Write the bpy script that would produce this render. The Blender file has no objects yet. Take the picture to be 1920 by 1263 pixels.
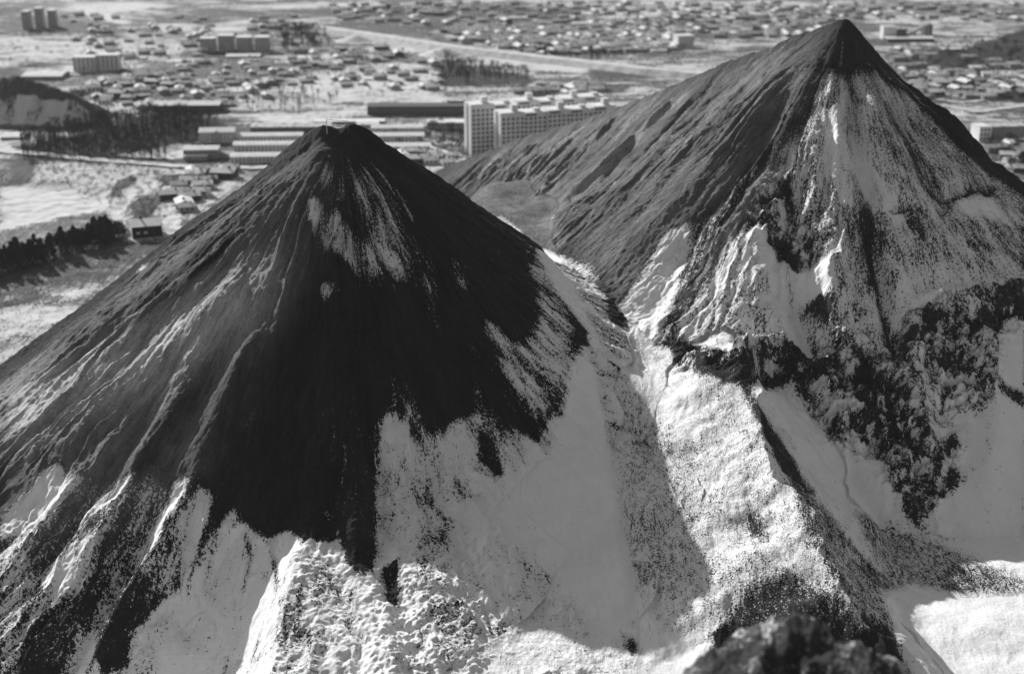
import bpy, bmesh, math, random
import numpy as np
from mathutils import Vector

R_ = math.radians
scene = bpy.context.scene
COL = scene.collection

# ------------------------------------------------------------------ camera
FPX, CX, CY = 2600.0, 960.0, 631.5          # focal length and centre in photograph pixels
CAMZ, PITCH = 190.0, R_(19.9)
CP, SP = math.cos(PITCH), math.sin(PITCH)
cam_d = bpy.data.cameras.new('camera')
cam = bpy.data.objects.new('camera', cam_d); COL.objects.link(cam)
cam.location = (0, 0, CAMZ)
cam.rotation_euler = (R_(90) - PITCH, 0, 0)
cam_d.sensor_fit = 'HORIZONTAL'; cam_d.sensor_width = 36.0
cam_d.lens = 36.0 * FPX / 1920.0
cam_d.clip_start = 1.0; cam_d.clip_end = 40000.0
cam_d.dof.use_dof = True
cam_d.dof.focus_distance = 335.0
cam_d.dof.aperture_fstop = 0.043
scene.camera = cam

# ------------------------------------------------------------------ light: a grey (black and white) winter day
SUN_EL, SUN_AZ = 26.0, 124.5                 # azimuth counter-clockwise from +X
world = bpy.data.worlds.new('World'); scene.world = world; world.use_nodes = True
wn, wl = world.node_tree.nodes, world.node_tree.links
bg = wn['Background']
sky = wn.new('ShaderNodeTexSky'); sky.sky_type = 'NISHITA'; sky.sun_disc = False
sky.sun_elevation = R_(SUN_EL); sky.sun_rotation = R_(90 - SUN_AZ)
bw = wn.new('ShaderNodeRGBToBW')
wl.new(sky.outputs[0], bw.inputs[0]); wl.new(bw.outputs[0], bg.inputs[0])
bg.inputs[1].default_value = 0.102
sd = Vector((math.cos(R_(SUN_AZ)) * math.cos(R_(SUN_EL)), math.sin(R_(SUN_AZ)) * math.cos(R_(SUN_EL)), math.sin(R_(SUN_EL))))
sun_d = bpy.data.lights.new('sun', 'SUN'); sun_d.energy = 5.0; sun_d.angle = R_(0.5); sun_d.color = (1, 1, 1)
sun = bpy.data.objects.new('sun', sun_d); COL.objects.link(sun)
sun.rotation_euler = sd.to_track_quat('Z', 'Y').to_euler(); sun.location = (-200, 300, 400)
scene.view_settings.view_transform = 'Standard'
scene.view_settings.look = 'None'
scene.view_settings.exposure = 0.43
scene.view_settings.gamma = 1.0
scene.view_settings.use_curve_mapping = False
scene.render.engine = 'CYCLES'
scene.cycles.volume_bounces = 0
scene.cycles.max_bounces = 4

# ------------------------------------------------------------------ small helpers
def ray(px, py):
    a, b = (px - CX) / FPX, (CY - py) / FPX
    return a, CP + b * SP, -SP + b * CP
def g0(px, py, z=0.0):                       # photograph pixel -> point on the level plain
    a, b, c = ray(px, py); t = (z - CAMZ) / c
    return a * t, b * t
def pix(px, py, y):                          # photograph pixel -> point at distance y
    a, b, c = ray(px, py); t = y / b
    return a * t, y, CAMZ + c * t
rng = np.random.default_rng(7)
_P = rng.permutation(256).astype(np.int32); _V = rng.random(256).astype(np.float32)
def vn(x, y, seed=0):
    x = np.asarray(x, np.float32); y = np.asarray(y, np.float32)
    xf = np.floor(x); yf = np.floor(y)
    xi = xf.astype(np.int32) + seed * 57; yi = yf.astype(np.int32) + seed * 131
    fx = x - xf; fy = y - yf
    fx = fx * fx * fx * (fx * (fx * 6 - 15) + 10); fy = fy * fy * fy * (fy * (fy * 6 - 15) + 10)
    a0 = _P[xi & 255]; a1 = _P[(xi + 1) & 255]
    v00 = _V[_P[(a0 + yi) & 255]]; v10 = _V[_P[(a1 + yi) & 255]]
    v01 = _V[_P[(a0 + yi + 1) & 255]]; v11 = _V[_P[(a1 + yi + 1) & 255]]
    return (v00 * (1 - fx) + v10 * fx) * (1 - fy) + (v01 * (1 - fx) + v11 * fx) * fy
def fbm(x, y, octv=4, seed=0, g=0.5):
    s = 0; a = 1; t = 0
    for o in range(octv):
        s = s + a * vn(x * 2 ** o, y * 2 ** o, seed + o * 3); t += a; a *= g
    return s / t
def ss(a, b, x):
    t = np.clip((x - a) / (b - a), 0, 1); return t * t * (3 - 2 * t)
def smax(a, b, k):
    h = np.clip(0.5 + 0.5 * (a - b) / k, 0, 1)
    return b + (a - b) * h + k * h * (1 - h)
def blur(a, n, ax):
    if n < 1: return a
    for _ in range(2):
        p = [(0, 0), (0, 0)]; p[ax] = (n + 1, n)
        c = np.cumsum(np.pad(a, p, mode='edge'), axis=ax, dtype=np.float64)
        w = 2 * n + 1
        a = (c[w:, :] - c[:-w, :]) / w if ax == 0 else (c[:, w:] - c[:, :-w]) / w
    return a.astype(np.float32)
# ------------------------------------------------------------------ the spoil heaps: one height field in plan
# columns fan out from the viewpoint's foot, rows run away from it
NU, NY = 1300, 1500
U = np.linspace(-0.60, 0.60, NU).astype(np.float64)
Y = np.concatenate([np.linspace(30, 205, 160, endpoint=False), np.linspace(205, 470, 860, endpoint=False), np.linspace(470, 860, NY - 1020)])
GU, GY = np.meshgrid(U, Y, indexing='ij')    # [column, row]
GX = GU * GY

def roof(poly, sl, sr, X=None, Yy=None, ret=False):
    """height falling away from a 3D crest line; sl/sr slope left/right of its direction"""
    X = GX if X is None else X; Yy = GY if Yy is None else Yy
    best = None
    L = 0
    for i in range(len(poly) - 1):
        ax, ay, az = poly[i]; bx, by, bz = poly[i + 1]
        dx, dy = bx - ax, by - ay; l2 = dx * dx + dy * dy; ln = math.sqrt(l2)
        t = np.clip(((X - ax) * dx + (Yy - ay) * dy) / l2, 0, 1)
        ex, ey = X - ax - t * dx, Yy - ay - t * dy
        d = np.sqrt(ex * ex + ey * ey)
        side = dx * (Yy - ay) - dy * (X - ax)
        w = 0.5 + 0.5 * np.clip(side / (ln * (np.maximum(d, 1e-3))), -1, 1)
        z = az + (bz - az) * t - d * (sl * w + sr * (1 - w))
        al = L + t * ln
        if best is None: best, bd, ba = z, d, al
        else:
            m = z > best
            best = np.where(m, z, best); bd = np.where(m, d, bd); ba = np.where(m, al, ba)
        L += ln
    return (best, bd, ba) if ret else best

# --- left heap: ribs around its axis
LX, LY, LZ = pix(636, 236, 400.0)
def rib(phi, pts):
    c, s = math.cos(R_(phi)), math.sin(R_(phi)); out = []
    for px, py in pts:
        a, b, k = ray(px, py)                # t*(a,b) = (LX,LY)+r*(c,s)
        det = a * (-s) + b * c
        t = (LX * (-s) + LY * c) / det
        r = (t * a - LX) * c + (t * b - LY) * s
        out.append((r, CAMZ + k * t))
    return out
Rr = np.linspace(0, 260, 131)
def prof(pts): 
    pts = sorted(pts); return np.interp(Rr, [p[0] for p in pts], [p[1] for p in pts])
def lin(*seg):                               # (slope, until r) pieces from the summit
    r, z, out = 0, LZ, [(0, LZ)]
    for s, e in seg: z -= s * (e - r); r = e; out.append((r, z))
    return out
left_sil = rib(156, [(600, 234), (570, 250), (540, 272), (480, 330), (400, 390), (330, 440), (250, 506), (180, 566), (100, 624), (40, 668), (0, 694), (-80, 765)])
right_sil = rib(21, [(660, 232), (684, 238), (740, 280), (800, 320), (860, 360), (930, 408), (1000, 452), (1040, 500)])
left_sil = [(0, LZ)] + left_sil; right_sil = [(0, LZ)] + right_sil
ribs = {
    21: right_sil + [(right_sil[-1][0] + 60, right_sil[-1][1] - 30), (260, right_sil[-1][1] - 120)],
    60: lin((.74, 260)), 90: lin((.74, 260)), 125: lin((.74, 260)),
    156: left_sil + [(260, left_sil[-1][1] - (260 - left_sil[-1][0]) * .6)],
    185: lin((.76, 60), (.72, 110), (.66, 260)),
    215: lin((.78, 60), (.72, 110), (.62, 260)),
    240: lin((.80, 70), (.76, 108), (.66, 150), (.4, 260)),
    256: lin((.80, 70), (.76, 100), (.86, 150), (.6, 260)),
    263: lin((.80, 70), (.76, 100), (.8, 130), (.5, 150), (.2, 260)),
    270: lin((.80, 70), (.76, 94), (.35, 112), (.13, 260)),
    280: lin((.80, 66), (.74, 92), (.34, 110), (.13, 260)),
    305: lin((.78, 60), (.70, 88), (.42, 110), (.2, 128), (.8, 260)),
    330: lin((.76, 50), (.68, 76), (.45, 98), (.85, 260)),
    350: lin((.72, 50), (.72, 76), (.6, 90), (.9, 260)),
}
ks = sorted(ribs); tab = np.array([prof(ribs[k]) for k in ks])
PH = np.arange(0, 361, 3.0)
kk = np.array([ks[-1] - 360] + ks + [ks[0] + 360]); tt = np.vstack([tab[-1], tab, tab[0]])
T = np.array([[np.interp(p, kk, tt[:, j]) for j in range(len(Rr))] for p in PH])
def lookup(phi, r):
    p = (np.degrees(phi) % 360) / 3.0; i = np.clip(p.astype(int), 0, len(PH) - 2); fi = p - i
    q = np.clip(r / (Rr[1] - Rr[0]), 0, len(Rr) - 1.001); j = q.astype(int); fj = q - j
    return (T[i, j] * (1 - fi) + T[i + 1, j] * fi) * (1 - fj) + (T[i, j + 1] * (1 - fi) + T[i + 1, j + 1] * fi) * fj
wx = (fbm(GX / 60, GY / 60, 3, 5) - .5) * 10; wy = (fbm(GX / 60, GY / 60, 3, 9) - .5) * 10
dX, dY = GX - LX, GY - LY
rl = np.hypot(dX, dY); phl = np.arctan2(dY, dX)
HL = lookup(phl, rl)
# two little summits with a notch
HL = HL - 5.0 * np.exp(-rl / 7.0) * 0
def blob(x, y, r, h): return h * np.exp(-((GX - x) ** 2 + (GY - y) ** 2) / (2 * r * r))
sA = pix(602, 233, 400.0); sB = pix(664, 231, 401.0); sN = pix(632, 250, 398)
HL = np.minimum(HL, LZ - 1.0 - np.maximum(rl - 3, 0) * .15)
HL = HL + blob(sN[0], sN[1] - 1, 2.6, -2.6) + blob(sA[0] + .5, sA[1], 2.5, 1.6) + blob(sB[0] - .3, sB[1], 2.5, 1.7)

# --- right heap: summit, long ridge to the back left, shoulders and spurs
PR = pix(1583, 40, 480.0)
ridge = [PR, pix(1553, 47, 488), pix(1500, 64, 500), pix(1440, 90, 513), pix(1370, 113, 528), pix(1300, 143, 545), pix(1200, 186, 570),
         pix(1100, 222, 600), pix(1000, 252, 635), pix(930, 277, 662), pix(860, 303, 690), pix(815, 322, 712)]
HR1, dR1, aR1 = roof(ridge, .74, 1.25, ret=True)       # direction runs away to the left: its left side faces the viewer
rr = np.hypot(GX - PR[0], GY - PR[1]); phr = np.arctan2(GY - PR[1], GX - PR[0])
sil_r = [PR, pix(1600, 54, 479), pix(1640, 104, 474), pix(1700, 156, 468), pix(1745, 190, 463), pix(1795, 228, 457), pix(1830, 266, 452), pix(1845, 296, 449), pix(1885, 316, 446), pix(1925, 345, 442), pix(2100, 470, 430)]
HR2 = roof(sil_r, 1.3, .66)
phd = np.degrees(phr) % 360
fr = ss(228, 262, phd)                        # 1 on the face turned to the viewer, 0 on the left flank
slc = .76 - .135 * fr + .105 * ss(285, 315, phd) + .42 * np.where(phd > 180, ss(318, 345, phd), 1 - ss(80, 140, phd))
HRc = PR[2] - slc * np.maximum(rr - 2, 0) - 1 - 5 * fr * ss(3, 22, rr)
HRc = np.where(rr > 112, HRc - (rr - 112) * .18 * fr, HRc)
should = [PR, pix(1535, 150, 458), pix(1480, 270, 436), pix(1400, 400, 418), pix(1320, 520, 404), pix(1262, 610, 396)]
HR3 = roof(should, .95, .70)
HR = smax(smax(HR1, HRc, 5), smax(HR2, HR3, 3), 4)

HR = np.minimum(HR, PR[2] + .9 - .34 * rr + 40 * ss(8, 14, rr) + (fbm(GX / 2.5, GY / 2.5, 2, 15) - .5) * 1.2)

# --- ground between the heaps, from spot heights (x, y, z)
def sp(px, py, z): x, y = g0(px, py, z); return (x, y, z)
spots = [sp(940, 392, 58), sp(955, 400, 58), sp(1000, 425, 57), sp(1030, 415, 57), sp(1045, 480, 56), sp(1062, 560, 53), sp(1112, 640, 50), sp(1150, 880, 40), sp(1195, 1080, 30), sp(1195, 1230, 23),
         sp(1170, 700, 47), sp(1250, 900, 40),
         sp(900, 1180, 23), sp(650, 1200, 19), sp(420, 1240, 2), sp(250, 1240, 0), sp(60, 1200, 0), sp(1740, 1095, 21), sp(1900, 1110, 21), sp(1800, 1200, 23), sp(1900, 1240, 23),
         (110, 340, 14), (150, 340, 14),
         (0, 120, 20), (120, 120, 20), (-120, 120, 10), (200, 250, 22), (220, 350, 12), (-20, 440, 50), (40, 440, 54), (-190, 300, 0), (-230, 230, 0),
         (-220, 400, 0), (-220, 500, 0), (-120, 560, 0), (-60, 620, 4), (-12, 560, 52), (-40, 640, 26), (-300, 300, 0), (-60, 760, 0), (60, 760, 0), (200, 700, 0), (250, 560, 0), (300, 450, 0), (0, 850, 0), (300, 850, 0), (-300, 850, 0), (-400, 600, 0), (-300, 150, 0)]
num = 0; den = 0
for x, y, z in spots:
    w = 1.0 / ((GX - x) ** 2 + (GY - y) ** 2 + 60.0) ** 1.6
    num = num + w * z; den = den + w
B = num / den
B = B + (fbm(GX / 30, GY / 30, 4, 2) - .5) * 4 * ss(3, 20, B)

xl = -195 + 130 * ss(350, 520, GY)
B = B * ss(0, 60, GX - xl) * (1 - ss(590, 690, GY)) * (1 - ss(230, 300, GX))
B = B - 4 * (1 - ss(0, 7, B))

# --- spur running towards the viewer between gully and basin
spur = [pix(1345, 610, 384), pix(1388, 700, 347), pix(1425, 800, 322), pix(1468, 900, 298), pix(1505, 980, 281), pix(1570, 1085, 264), pix(1655, 1185, 252), pix(1760, 1300, 240)]
HS = roof(spur, .84, .42, X=GX + (fbm(GX / 17, GY / 17, 3, 17) - .5) * 10 + (fbm(GX / 5, GY / 5, 2, 18) - .5) * 2.5, Yy=GY)                     # travelling towards the viewer: left of the line is the basin side
HC = CAMZ - 2.2 - .69 * np.hypot(GX, GY)      # the heap the picture is taken from
kx, ky, kz = pix(1500, 1150, 143)
for (px, py, yy, rw, hh) in [(1420, 1190, 143, 6, 17), (1500, 1150, 146, 7, 19), (1590, 1190, 143, 7.5, 18), (1660, 1250, 138, 6, 14), (1380, 1240, 136, 5, 12)]:
    x, y, z = pix(px, py, yy); base = CAMZ - 2.2 - .69 * math.hypot(x, y)
    HC = HC + 0
    HC = np.maximum(HC, z - 1.8 - .55 * (np.maximum(np.hypot(GX - x, GY - y) - 2, 0)) ** 1.25)
H = smax(HL, B, 5)
H = smax(H, smax(HR, HS, 3), 4)
H = smax(H, HC, 3)
# ------------------------------------------------------------------ relief drawn on the heaps
def zones():
    st = np.stack([B + .8, HL, np.maximum(HR, HS), HC]); return np.argmax(st, 0)
ZN = zones()
NOH = smax(smax(HL, B, 5), smax(HR, HS, 3), 4)        # without the foreground heap
def at(px, py, surf=None):
    """photograph pixel -> plan point (u, y) on the heaps, by marching the sight line to the surface"""
    a, b, k = ray(px, py); u = a / b
    S = NOH if surf is None else surf
    f = np.clip((u - U[0]) / (U[1] - U[0]), 0, NU - 1.001); i = int(f); f -= i
    col = S[i] * (1 - f) + S[i + 1] * f
    zr = CAMZ + k * Y / b
    hit = np.nonzero((col >= zr) & (Y > 100))[0]
    if len(hit) == 0: return None
    j = max(int(hit[0]), 1)
    d0 = zr[j - 1] - col[j - 1]; d1 = zr[j] - col[j]
    t = d0 / (d0 - d1 + 1e-9)
    return u, Y[j - 1] + (Y[j] - Y[j - 1]) * min(max(t, 0), 1)
def path(pts, surf=None):
    out = []
    for i in range(len(pts) - 1):
        for k in range(6):
            t = k / 6; q = at(pts[i][0] * (1 - t) + pts[i + 1][0] * t, pts[i][1] * (1 - t) + pts[i + 1][1] * t, surf)
            if q: out.append((q[0] * q[1], q[1]))
    q = at(*pts[-1], surf)
    if q: out.append((q[0] * q[1], q[1]))
    return out
def stroke(arr, pts, w, h, zone=None, p=2.0, ends=True):
    q = path(pts)
    if len(q) < 2: return
    xs = [a for a, b in q]; ys = [b for a, b in q]
    m = 4 * w
    r0, r1 = np.searchsorted(Y, [min(ys) - m, max(ys) + m])
    r0 = max(r0, 0); r1 = min(r1, NY)
    sx, sy = GX[:, r0:r1], GY[:, r0:r1]
    bd = np.full(sx.shape, 1e9); bt = np.zeros(sx.shape); L = [0]
    for i in range(len(q) - 1): L.append(L[-1] + math.hypot(q[i + 1][0] - q[i][0], q[i + 1][1] - q[i][1]))
    for i in range(len(q) - 1):
        dx, dy = q[i + 1][0] - q[i][0], q[i + 1][1] - q[i][1]; l2 = dx * dx + dy * dy + 1e-9
        t = np.clip(((sx - q[i][0]) * dx + (sy - q[i][1]) * dy) / l2, 0, 1)
        d = np.hypot(sx - q[i][0] - t * dx, sy - q[i][1] - t * dy)
        mm = d < bd; bd = np.where(mm, d, bd); bt = np.where(mm, (L[i] + t * math.sqrt(l2)) / L[-1], bt)
    e = np.exp(-(bd / w) ** p)
    if ends: e = e * ss(0, .2, bt) * (1 - ss(.8, 1, bt) * .8)
    if zone is not None: e = e * np.isin(ZN[:, r0:r1], zone)
    arr[:, r0:r1] += h * e
def poly(pts, zone=None, feather=3, surf=None, rag=0.0):
    """soft mask of a patch given by its outline"""
    q = []
    n = len(pts)
    for i in range(n):
        a, b = pts[i], pts[(i + 1) % n]
        for k in range(4):
            t = k / 4; r = at(a[0] * (1 - t) + b[0] * t, a[1] * (1 - t) + b[1] * t, surf)
            if r: q.append(((r[0] - U[0]) / (U[1] - U[0]), np.interp(r[1], Y, np.arange(NY))))
    M = np.zeros((NU, NY), np.float32)
    if len(q) < 3: return M
    qi = np.array(q); i0, j0 = np.floor(qi.min(0)).astype(int) - 3; i1, j1 = np.ceil(qi.max(0)).astype(int) + 4
    i0, j0 = max(i0, 0), max(j0, 0); i1, j1 = min(i1, NU), min(j1, NY)
    if i1 <= i0 or j1 <= j0: return M
    I, J = np.meshgrid(np.arange(i0, i1), np.arange(j0, j1), indexing='ij')
    ins = np.zeros(I.shape, bool)
    for k in range(len(q)):
        (x1, y1), (x2, y2) = q[k], q[(k + 1) % len(q)]
        if y1 == y2: continue
        c = ((y1 > J) != (y2 > J)) & (I < (x2 - x1) * (J - y1) / (y2 - y1) + x1)
        ins ^= c
    M[i0:i1, j0:j1] = ins
    if zone is not None: M = M * np.isin(ZN, zone)
    return blur(blur(M, feather, 0), feather, 1)
def paint(arr, pts, v, zone=None, feather=4, surf=None):
    m = poly(pts, zone, feather, surf); arr += (v - arr) * m

# ---- big hand-placed relief (crests positive, gullies negative), metres
D = np.zeros_like(H)
Lz, Rz = [1, 0], [2, 0]
for pts, w, h in [
    ([(650, 690), (655, 800), (665, 900), (668, 1060)], 3.2, 3.2), ([(700, 820), (712, 940), (705, 1040)], 2.5, -1.2),
    ([(600, 480), (640, 560), (655, 700)], 3, 1.4), ([(560, 480), (520, 560), (470, 650), (430, 800)], 5, 1.6),
    ([(560, 300), (440, 440), (300, 580), (150, 720), (0, 850)], 7, 2.6), ([(540, 330), (400, 470), (240, 600), (60, 740)], 4, -2.4),
    ([(600, 260), (590, 360), (560, 500)], 5, 1.5),
    ([(470, 360), (330, 470), (180, 600), (40, 700)], 4, 1.6), ([(500, 500), (380, 600), (200, 760), (60, 900)], 5, 1.8),
    ([(520, 560), (430, 660), (330, 800), (230, 950)], 3.5, -1.8), ([(500, 600), (430, 740), (370, 880), (340, 1000)], 3.5, 1.9),
    ([(380, 700), (300, 830), (210, 980), (130, 1120)], 3.5, 1.7), ([(330, 700), (240, 830), (150, 960), (70, 1080)], 3.0, -1.9),
    ([(250, 780), (170, 880), (80, 990), (0, 1090)], 3.0, 1.6), ([(300, 900), (250, 1040), (190, 1160), (130, 1263)], 3.0, -2.0),
    ([(345, 930), (300, 1040), (225, 1150), (165, 1263)], 3.0, 2.6), ([(395, 930), (380, 1020), (350, 1110)], 2.4, 1.4),
    ([(430, 980), (400, 1080), (330, 1220)], 5, -1.5), ([(560, 1020), (540, 1120), (500, 1230)], 4, 1.8),
    ([(600, 960), (590, 1080), (580, 1200)], 5, 1.2), ([(720, 1060), (745, 1130)], 2.5, -1.5),
    ([(660, 250), (700, 380), (760, 520), (830, 680), (900, 820)], 5, 1.8), ([(640, 250), (660, 380), (690, 520), (720, 700)], 4, -1.8),
    ([(720, 300), (800, 420), (900, 560), (980, 680)], 5, 1.4), ([(890, 780), (930, 870), (960, 930)], 3, 1.0)]:
    stroke(D, pts, w, h * 1.3, Lz)
for pts, w, h in [(a_, b_ * .8, c_ * .72) for a_, b_, c_ in [
    # gullies and ribs of the long left flank
    ([(1290, 170), (1200, 250), (1120, 330), (1040, 400)], 3.4, 3.4), ([(1320, 170), (1240, 250), (1160, 330), (1075, 420)], 2.2, -2.0),
    ([(1100, 230), (1050, 280), (1000, 330), (930, 375)], 3.2, 2.6), ([(1150, 230), (1090, 290), (1030, 350), (970, 390)], 3.0, -3.0),
    ([(1160, 215), (1110, 270), (1060, 320), (1000, 380)], 2.6, 2.4), ([(1080, 250), (1000, 310), (920, 360)], 2.4, -2.4),
    ([(1010, 270), (950, 310), (890, 350)], 2.6, 2.0), ([(980, 290), (920, 325), (870, 345)], 2.2, -1.8),
    ([(1220, 220), (1170, 290), (1120, 350)], 2.4, -2.4), ([(1380, 140), (1280, 240), (1180, 350), (1080, 450)], 4, 2.0),
    ([(1420, 140), (1340, 230), (1250, 340), (1130, 470)], 4, -1.8), ([(1480, 110), (1400, 230), (1300, 350), (1180, 480)], 5, 2.0),
    ([(1500, 150), (1420, 280), (1330, 400), (1230, 510)], 4, -2.2), ([(1545, 110), (1500, 200), (1430, 310), (1350, 400)], 4, 1.6),
    ([(1560, 110), (1530, 170), (1490, 260)], 3.5, -1.4), ([(1460, 320), (1400, 390), (1330, 480)], 3.5, 2.0)]] + [
    # the face turned to the viewer
    ([(1575, 110), (1560, 200), (1590, 330), (1625, 450)], 4, 2.6), ([(1590, 110), (1600, 250), (1640, 400)], 3.4, -2.6),
    ([(1605, 380), (1640, 460), (1660, 560), (1685, 690)], 2.6, -4.5), ([(1640, 390), (1665, 470), (1690, 580)], 4, 2.0),
    ([(1600, 130), (1660, 270), (1720, 420), (1760, 560)], 6, 2.2), ([(1640, 150), (1720, 270), (1800, 420)], 5, -1.8),
    ([(1660, 140), (1750, 250), (1850, 400)], 6, 1.8), ([(1530, 200), (1535, 320), (1560, 470), (1600, 640)], 5, 2.2),
    ([(1490, 330), (1480, 420), (1500, 480)], 3, -4.0), ([(1410, 430), (1420, 520), (1400, 640)], 7, 4.2),
    ([(1440, 440), (1500, 490), (1540, 470)], 3.5, -4.2), ([(1470, 520), (1520, 620), (1530, 680)], 4, -2.6),
    ([(1540, 500), (1560, 600), (1580, 660)], 3.5, 2.0), ([(1300, 430), (1250, 530), (1200, 600)], 5, -3.2),
    ([(1740, 345), (1800, 360), (1870, 350)], 2, -1.6), ([(1640, 405), (1700, 405), (1760, 420)], 1.2, -1.4),
    # (below the scarp)
    ([(1280, 660), (1330, 665), (1380, 670)], 2.6, -3.6), ([(1400, 690), (1450, 660), (1490, 650)], 2.5, 2.5), ([(1410, 720), (1460, 690), (1500, 690)], 2.6, -3.4),
    ([(1700, 590), (1800, 570), (1920, 540)], 3, 2.5), ([(1730, 620), (1820, 610), (1920, 575)], 4, -4.0), ([(1560, 650), (1620, 655), (1680, 690)], 3, 2.2),
    ([(1560, 720), (1620, 710), (1690, 740)], 4, -3.2), ([(1500, 730), (1560, 800), (1680, 850)], 3, -2.0),
    ([(1700, 640), (1710, 720), (1740, 800), (1745, 900)], 4, 2.6), ([(1790, 650), (1770, 760), (1730, 950)], 5, -3.0), ([(1860, 640), (1870, 800), (1850, 960)], 4, 1.6),
    ([(1430, 740), (1520, 880), (1620, 1040)], 3, -.8), ([(1480, 730), (1580, 880), (1700, 1040)], 4, .2), ([(1560, 850), (1640, 960), (1700, 1050)], 2.5, -1.2),
    ([(1395, 650), (1400, 720)], 3, 3), ([(1300, 720), (1400, 860), (1460, 1000)], 5, -1.2)]:
    stroke(D, pts, w, h * (1.5 if abs(h) < 3 else .95), Rz)
# crease at the foot of the left heap
stroke(D, [(1110, 640), (1145, 800), (1155, 900), (1170, 950), (1195, 1080), (1195, 1210)], 2.0, -1.2, None)

# ---- flow coordinates: across the slope, down the slope
FL = np.zeros(H.shape + (3,))
zl, zr_, zb, zc = (ZN == 1), (ZN == 2), (ZN == 0), (ZN == 3)
flank = (HR1 >= HRc - 2) & (aR1 > 6) & zr_ & ~((HS > HR) & zr_)
rdx, rdy = ridge[-1][0] - PR[0], ridge[-1][1] - PR[1]; rdl = math.hypot(rdx, rdy)
ru = ((GX - PR[0]) * rdx + (GY - PR[1]) * rdy) / rdl; rv = np.abs((GX - PR[0]) * rdy - (GY - PR[1]) * rdx) / rdl
spz = (HS > HR) & zr_
FL[..., 0] = np.where(zl, phl * 62, np.where(flank, ru, np.where(spz | ~zr_, GX, phr * 62)))
FL[..., 1] = np.where(zl, rl, np.where(flank, rv, np.where(zc, GY * 5, np.where(spz | ~zr_, GY * 2.2, rr))))
FL[..., 2] = 0
fw = (fbm(GX / 14, GY / 14, 3, 21) - .5) * 7
fu, fv = FL[..., 0] + fw, FL[..., 1]

# ---- snow cover, tone with painted sunlight and ruggedness
S = np.where(zl, -.3, np.where(zr_, -.12, np.where(zc, .42, np.where(GY > 495, -.1, .93)))).astype(np.float32)
S = np.where(zl & (rl > 122) & (np.degrees(phl) % 360 > 246) & (np.degrees(phl) % 360 < 330), .85, S).astype(np.float32)
S = blur(blur(S, 3, 0), 3, 1)
TN = np.ones_like(S); RG = np.zeros_like(S); LM = np.zeros_like(S); SM = np.zeros_like(S)
def P(v, pts, zone=None, f=4): paint(S, pts, v, zone, f)
A = [0, 1]
P(.86, [(160, 1300), (190, 1200), (240, 1140), (290, 1112), (340, 1105), (365, 1080), (385, 1050), (400, 1010), (425, 962), (440, 945), (455, 985), (480, 985), (500, 1010), (540, 990), (560, 1020), (600, 1030), (640, 1015), (655, 1060), (680, 1075), (700, 1060), (700, 1000), (705, 960), (700, 900), (712, 840), (720, 790), (740, 770), (790, 800), (830, 815), (870, 800), (900, 775), (930, 810), (1000, 830), (1030, 790), (1060, 740), (1065, 700), (1085, 660), (1110, 640), (1150, 880), (1200, 1080), (1205, 1300)], A)
P(.66, [(705, 800), (740, 775), (830, 815), (900, 780), (1000, 830), (1010, 880), (900, 950), (780, 1040), (705, 1040)], A, 8)
P(.57, [(1005, 470), (1040, 500), (1060, 560), (1080, 620), (1075, 700), (1050, 770), (1010, 800), (960, 760), (930, 670), (985, 640), (1010, 600), (1000, 540), (985, 510)], A, 5)
P(1.0, [(1092, 655), (1130, 700), (1150, 800), (1155, 900), (1165, 945), (1195, 1080), (1195, 1200), (1110, 1180), (1050, 1100), (1000, 1040), (920, 970), (980, 900), (1030, 850), (1055, 780), (1078, 700)], None, 4)
P(.90, [(400, 1010), (440, 975), (460, 1000), (540, 1060), (520, 1150), (470, 1263), (250, 1263), (290, 1140), (360, 1110)], A, 5)
P(.60, [(577, 385), (600, 380), (640, 400), (670, 430), (700, 470), (718, 530), (690, 530), (650, 500), (600, 470), (582, 430)], A, 4)
P(.7, [(575, 388), (590, 388), (592, 425), (580, 430)], A, 1); P(.62, [(600, 538), (625, 535), (640, 573), (605, 568)], A, 3)
P(.34, [(590, 300), (640, 310), (700, 320), (740, 400), (790, 500), (740, 500), (700, 440), (640, 380), (590, 370)], A, 8)
P(.44, [(680, 420), (740, 440), (790, 520), (760, 560), (700, 500)], A, 6); P(.58, [(845, 495), (865, 500), (882, 560), (862, 555)], A, 3)
P(.50, [(900, 600), (940, 630), (1000, 690), (1010, 720), (960, 690), (910, 640)], A, 4); P(.42, [(800, 470), (830, 560), (835, 650), (815, 640), (790, 520)], A, 4)
P(.45, [(880, 690), (930, 790), (960, 830), (920, 830), (890, 760)], A, 4); P(.42, [(735, 690), (790, 760), (800, 820), (760, 800)], A, 4)
P(.26, [(690, 290), (720, 330), (770, 420), (800, 500), (780, 500), (730, 420), (690, 340)], A, 4); P(.2, [(640, 270), (665, 290), (660, 400), (640, 360)], A, 4)
P(.36, [(-10, 1010), (110, 900), (250, 890), (400, 930), (330, 1100), (190, 1250), (150, 1300), (-10, 1300)], A, 8)
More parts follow.
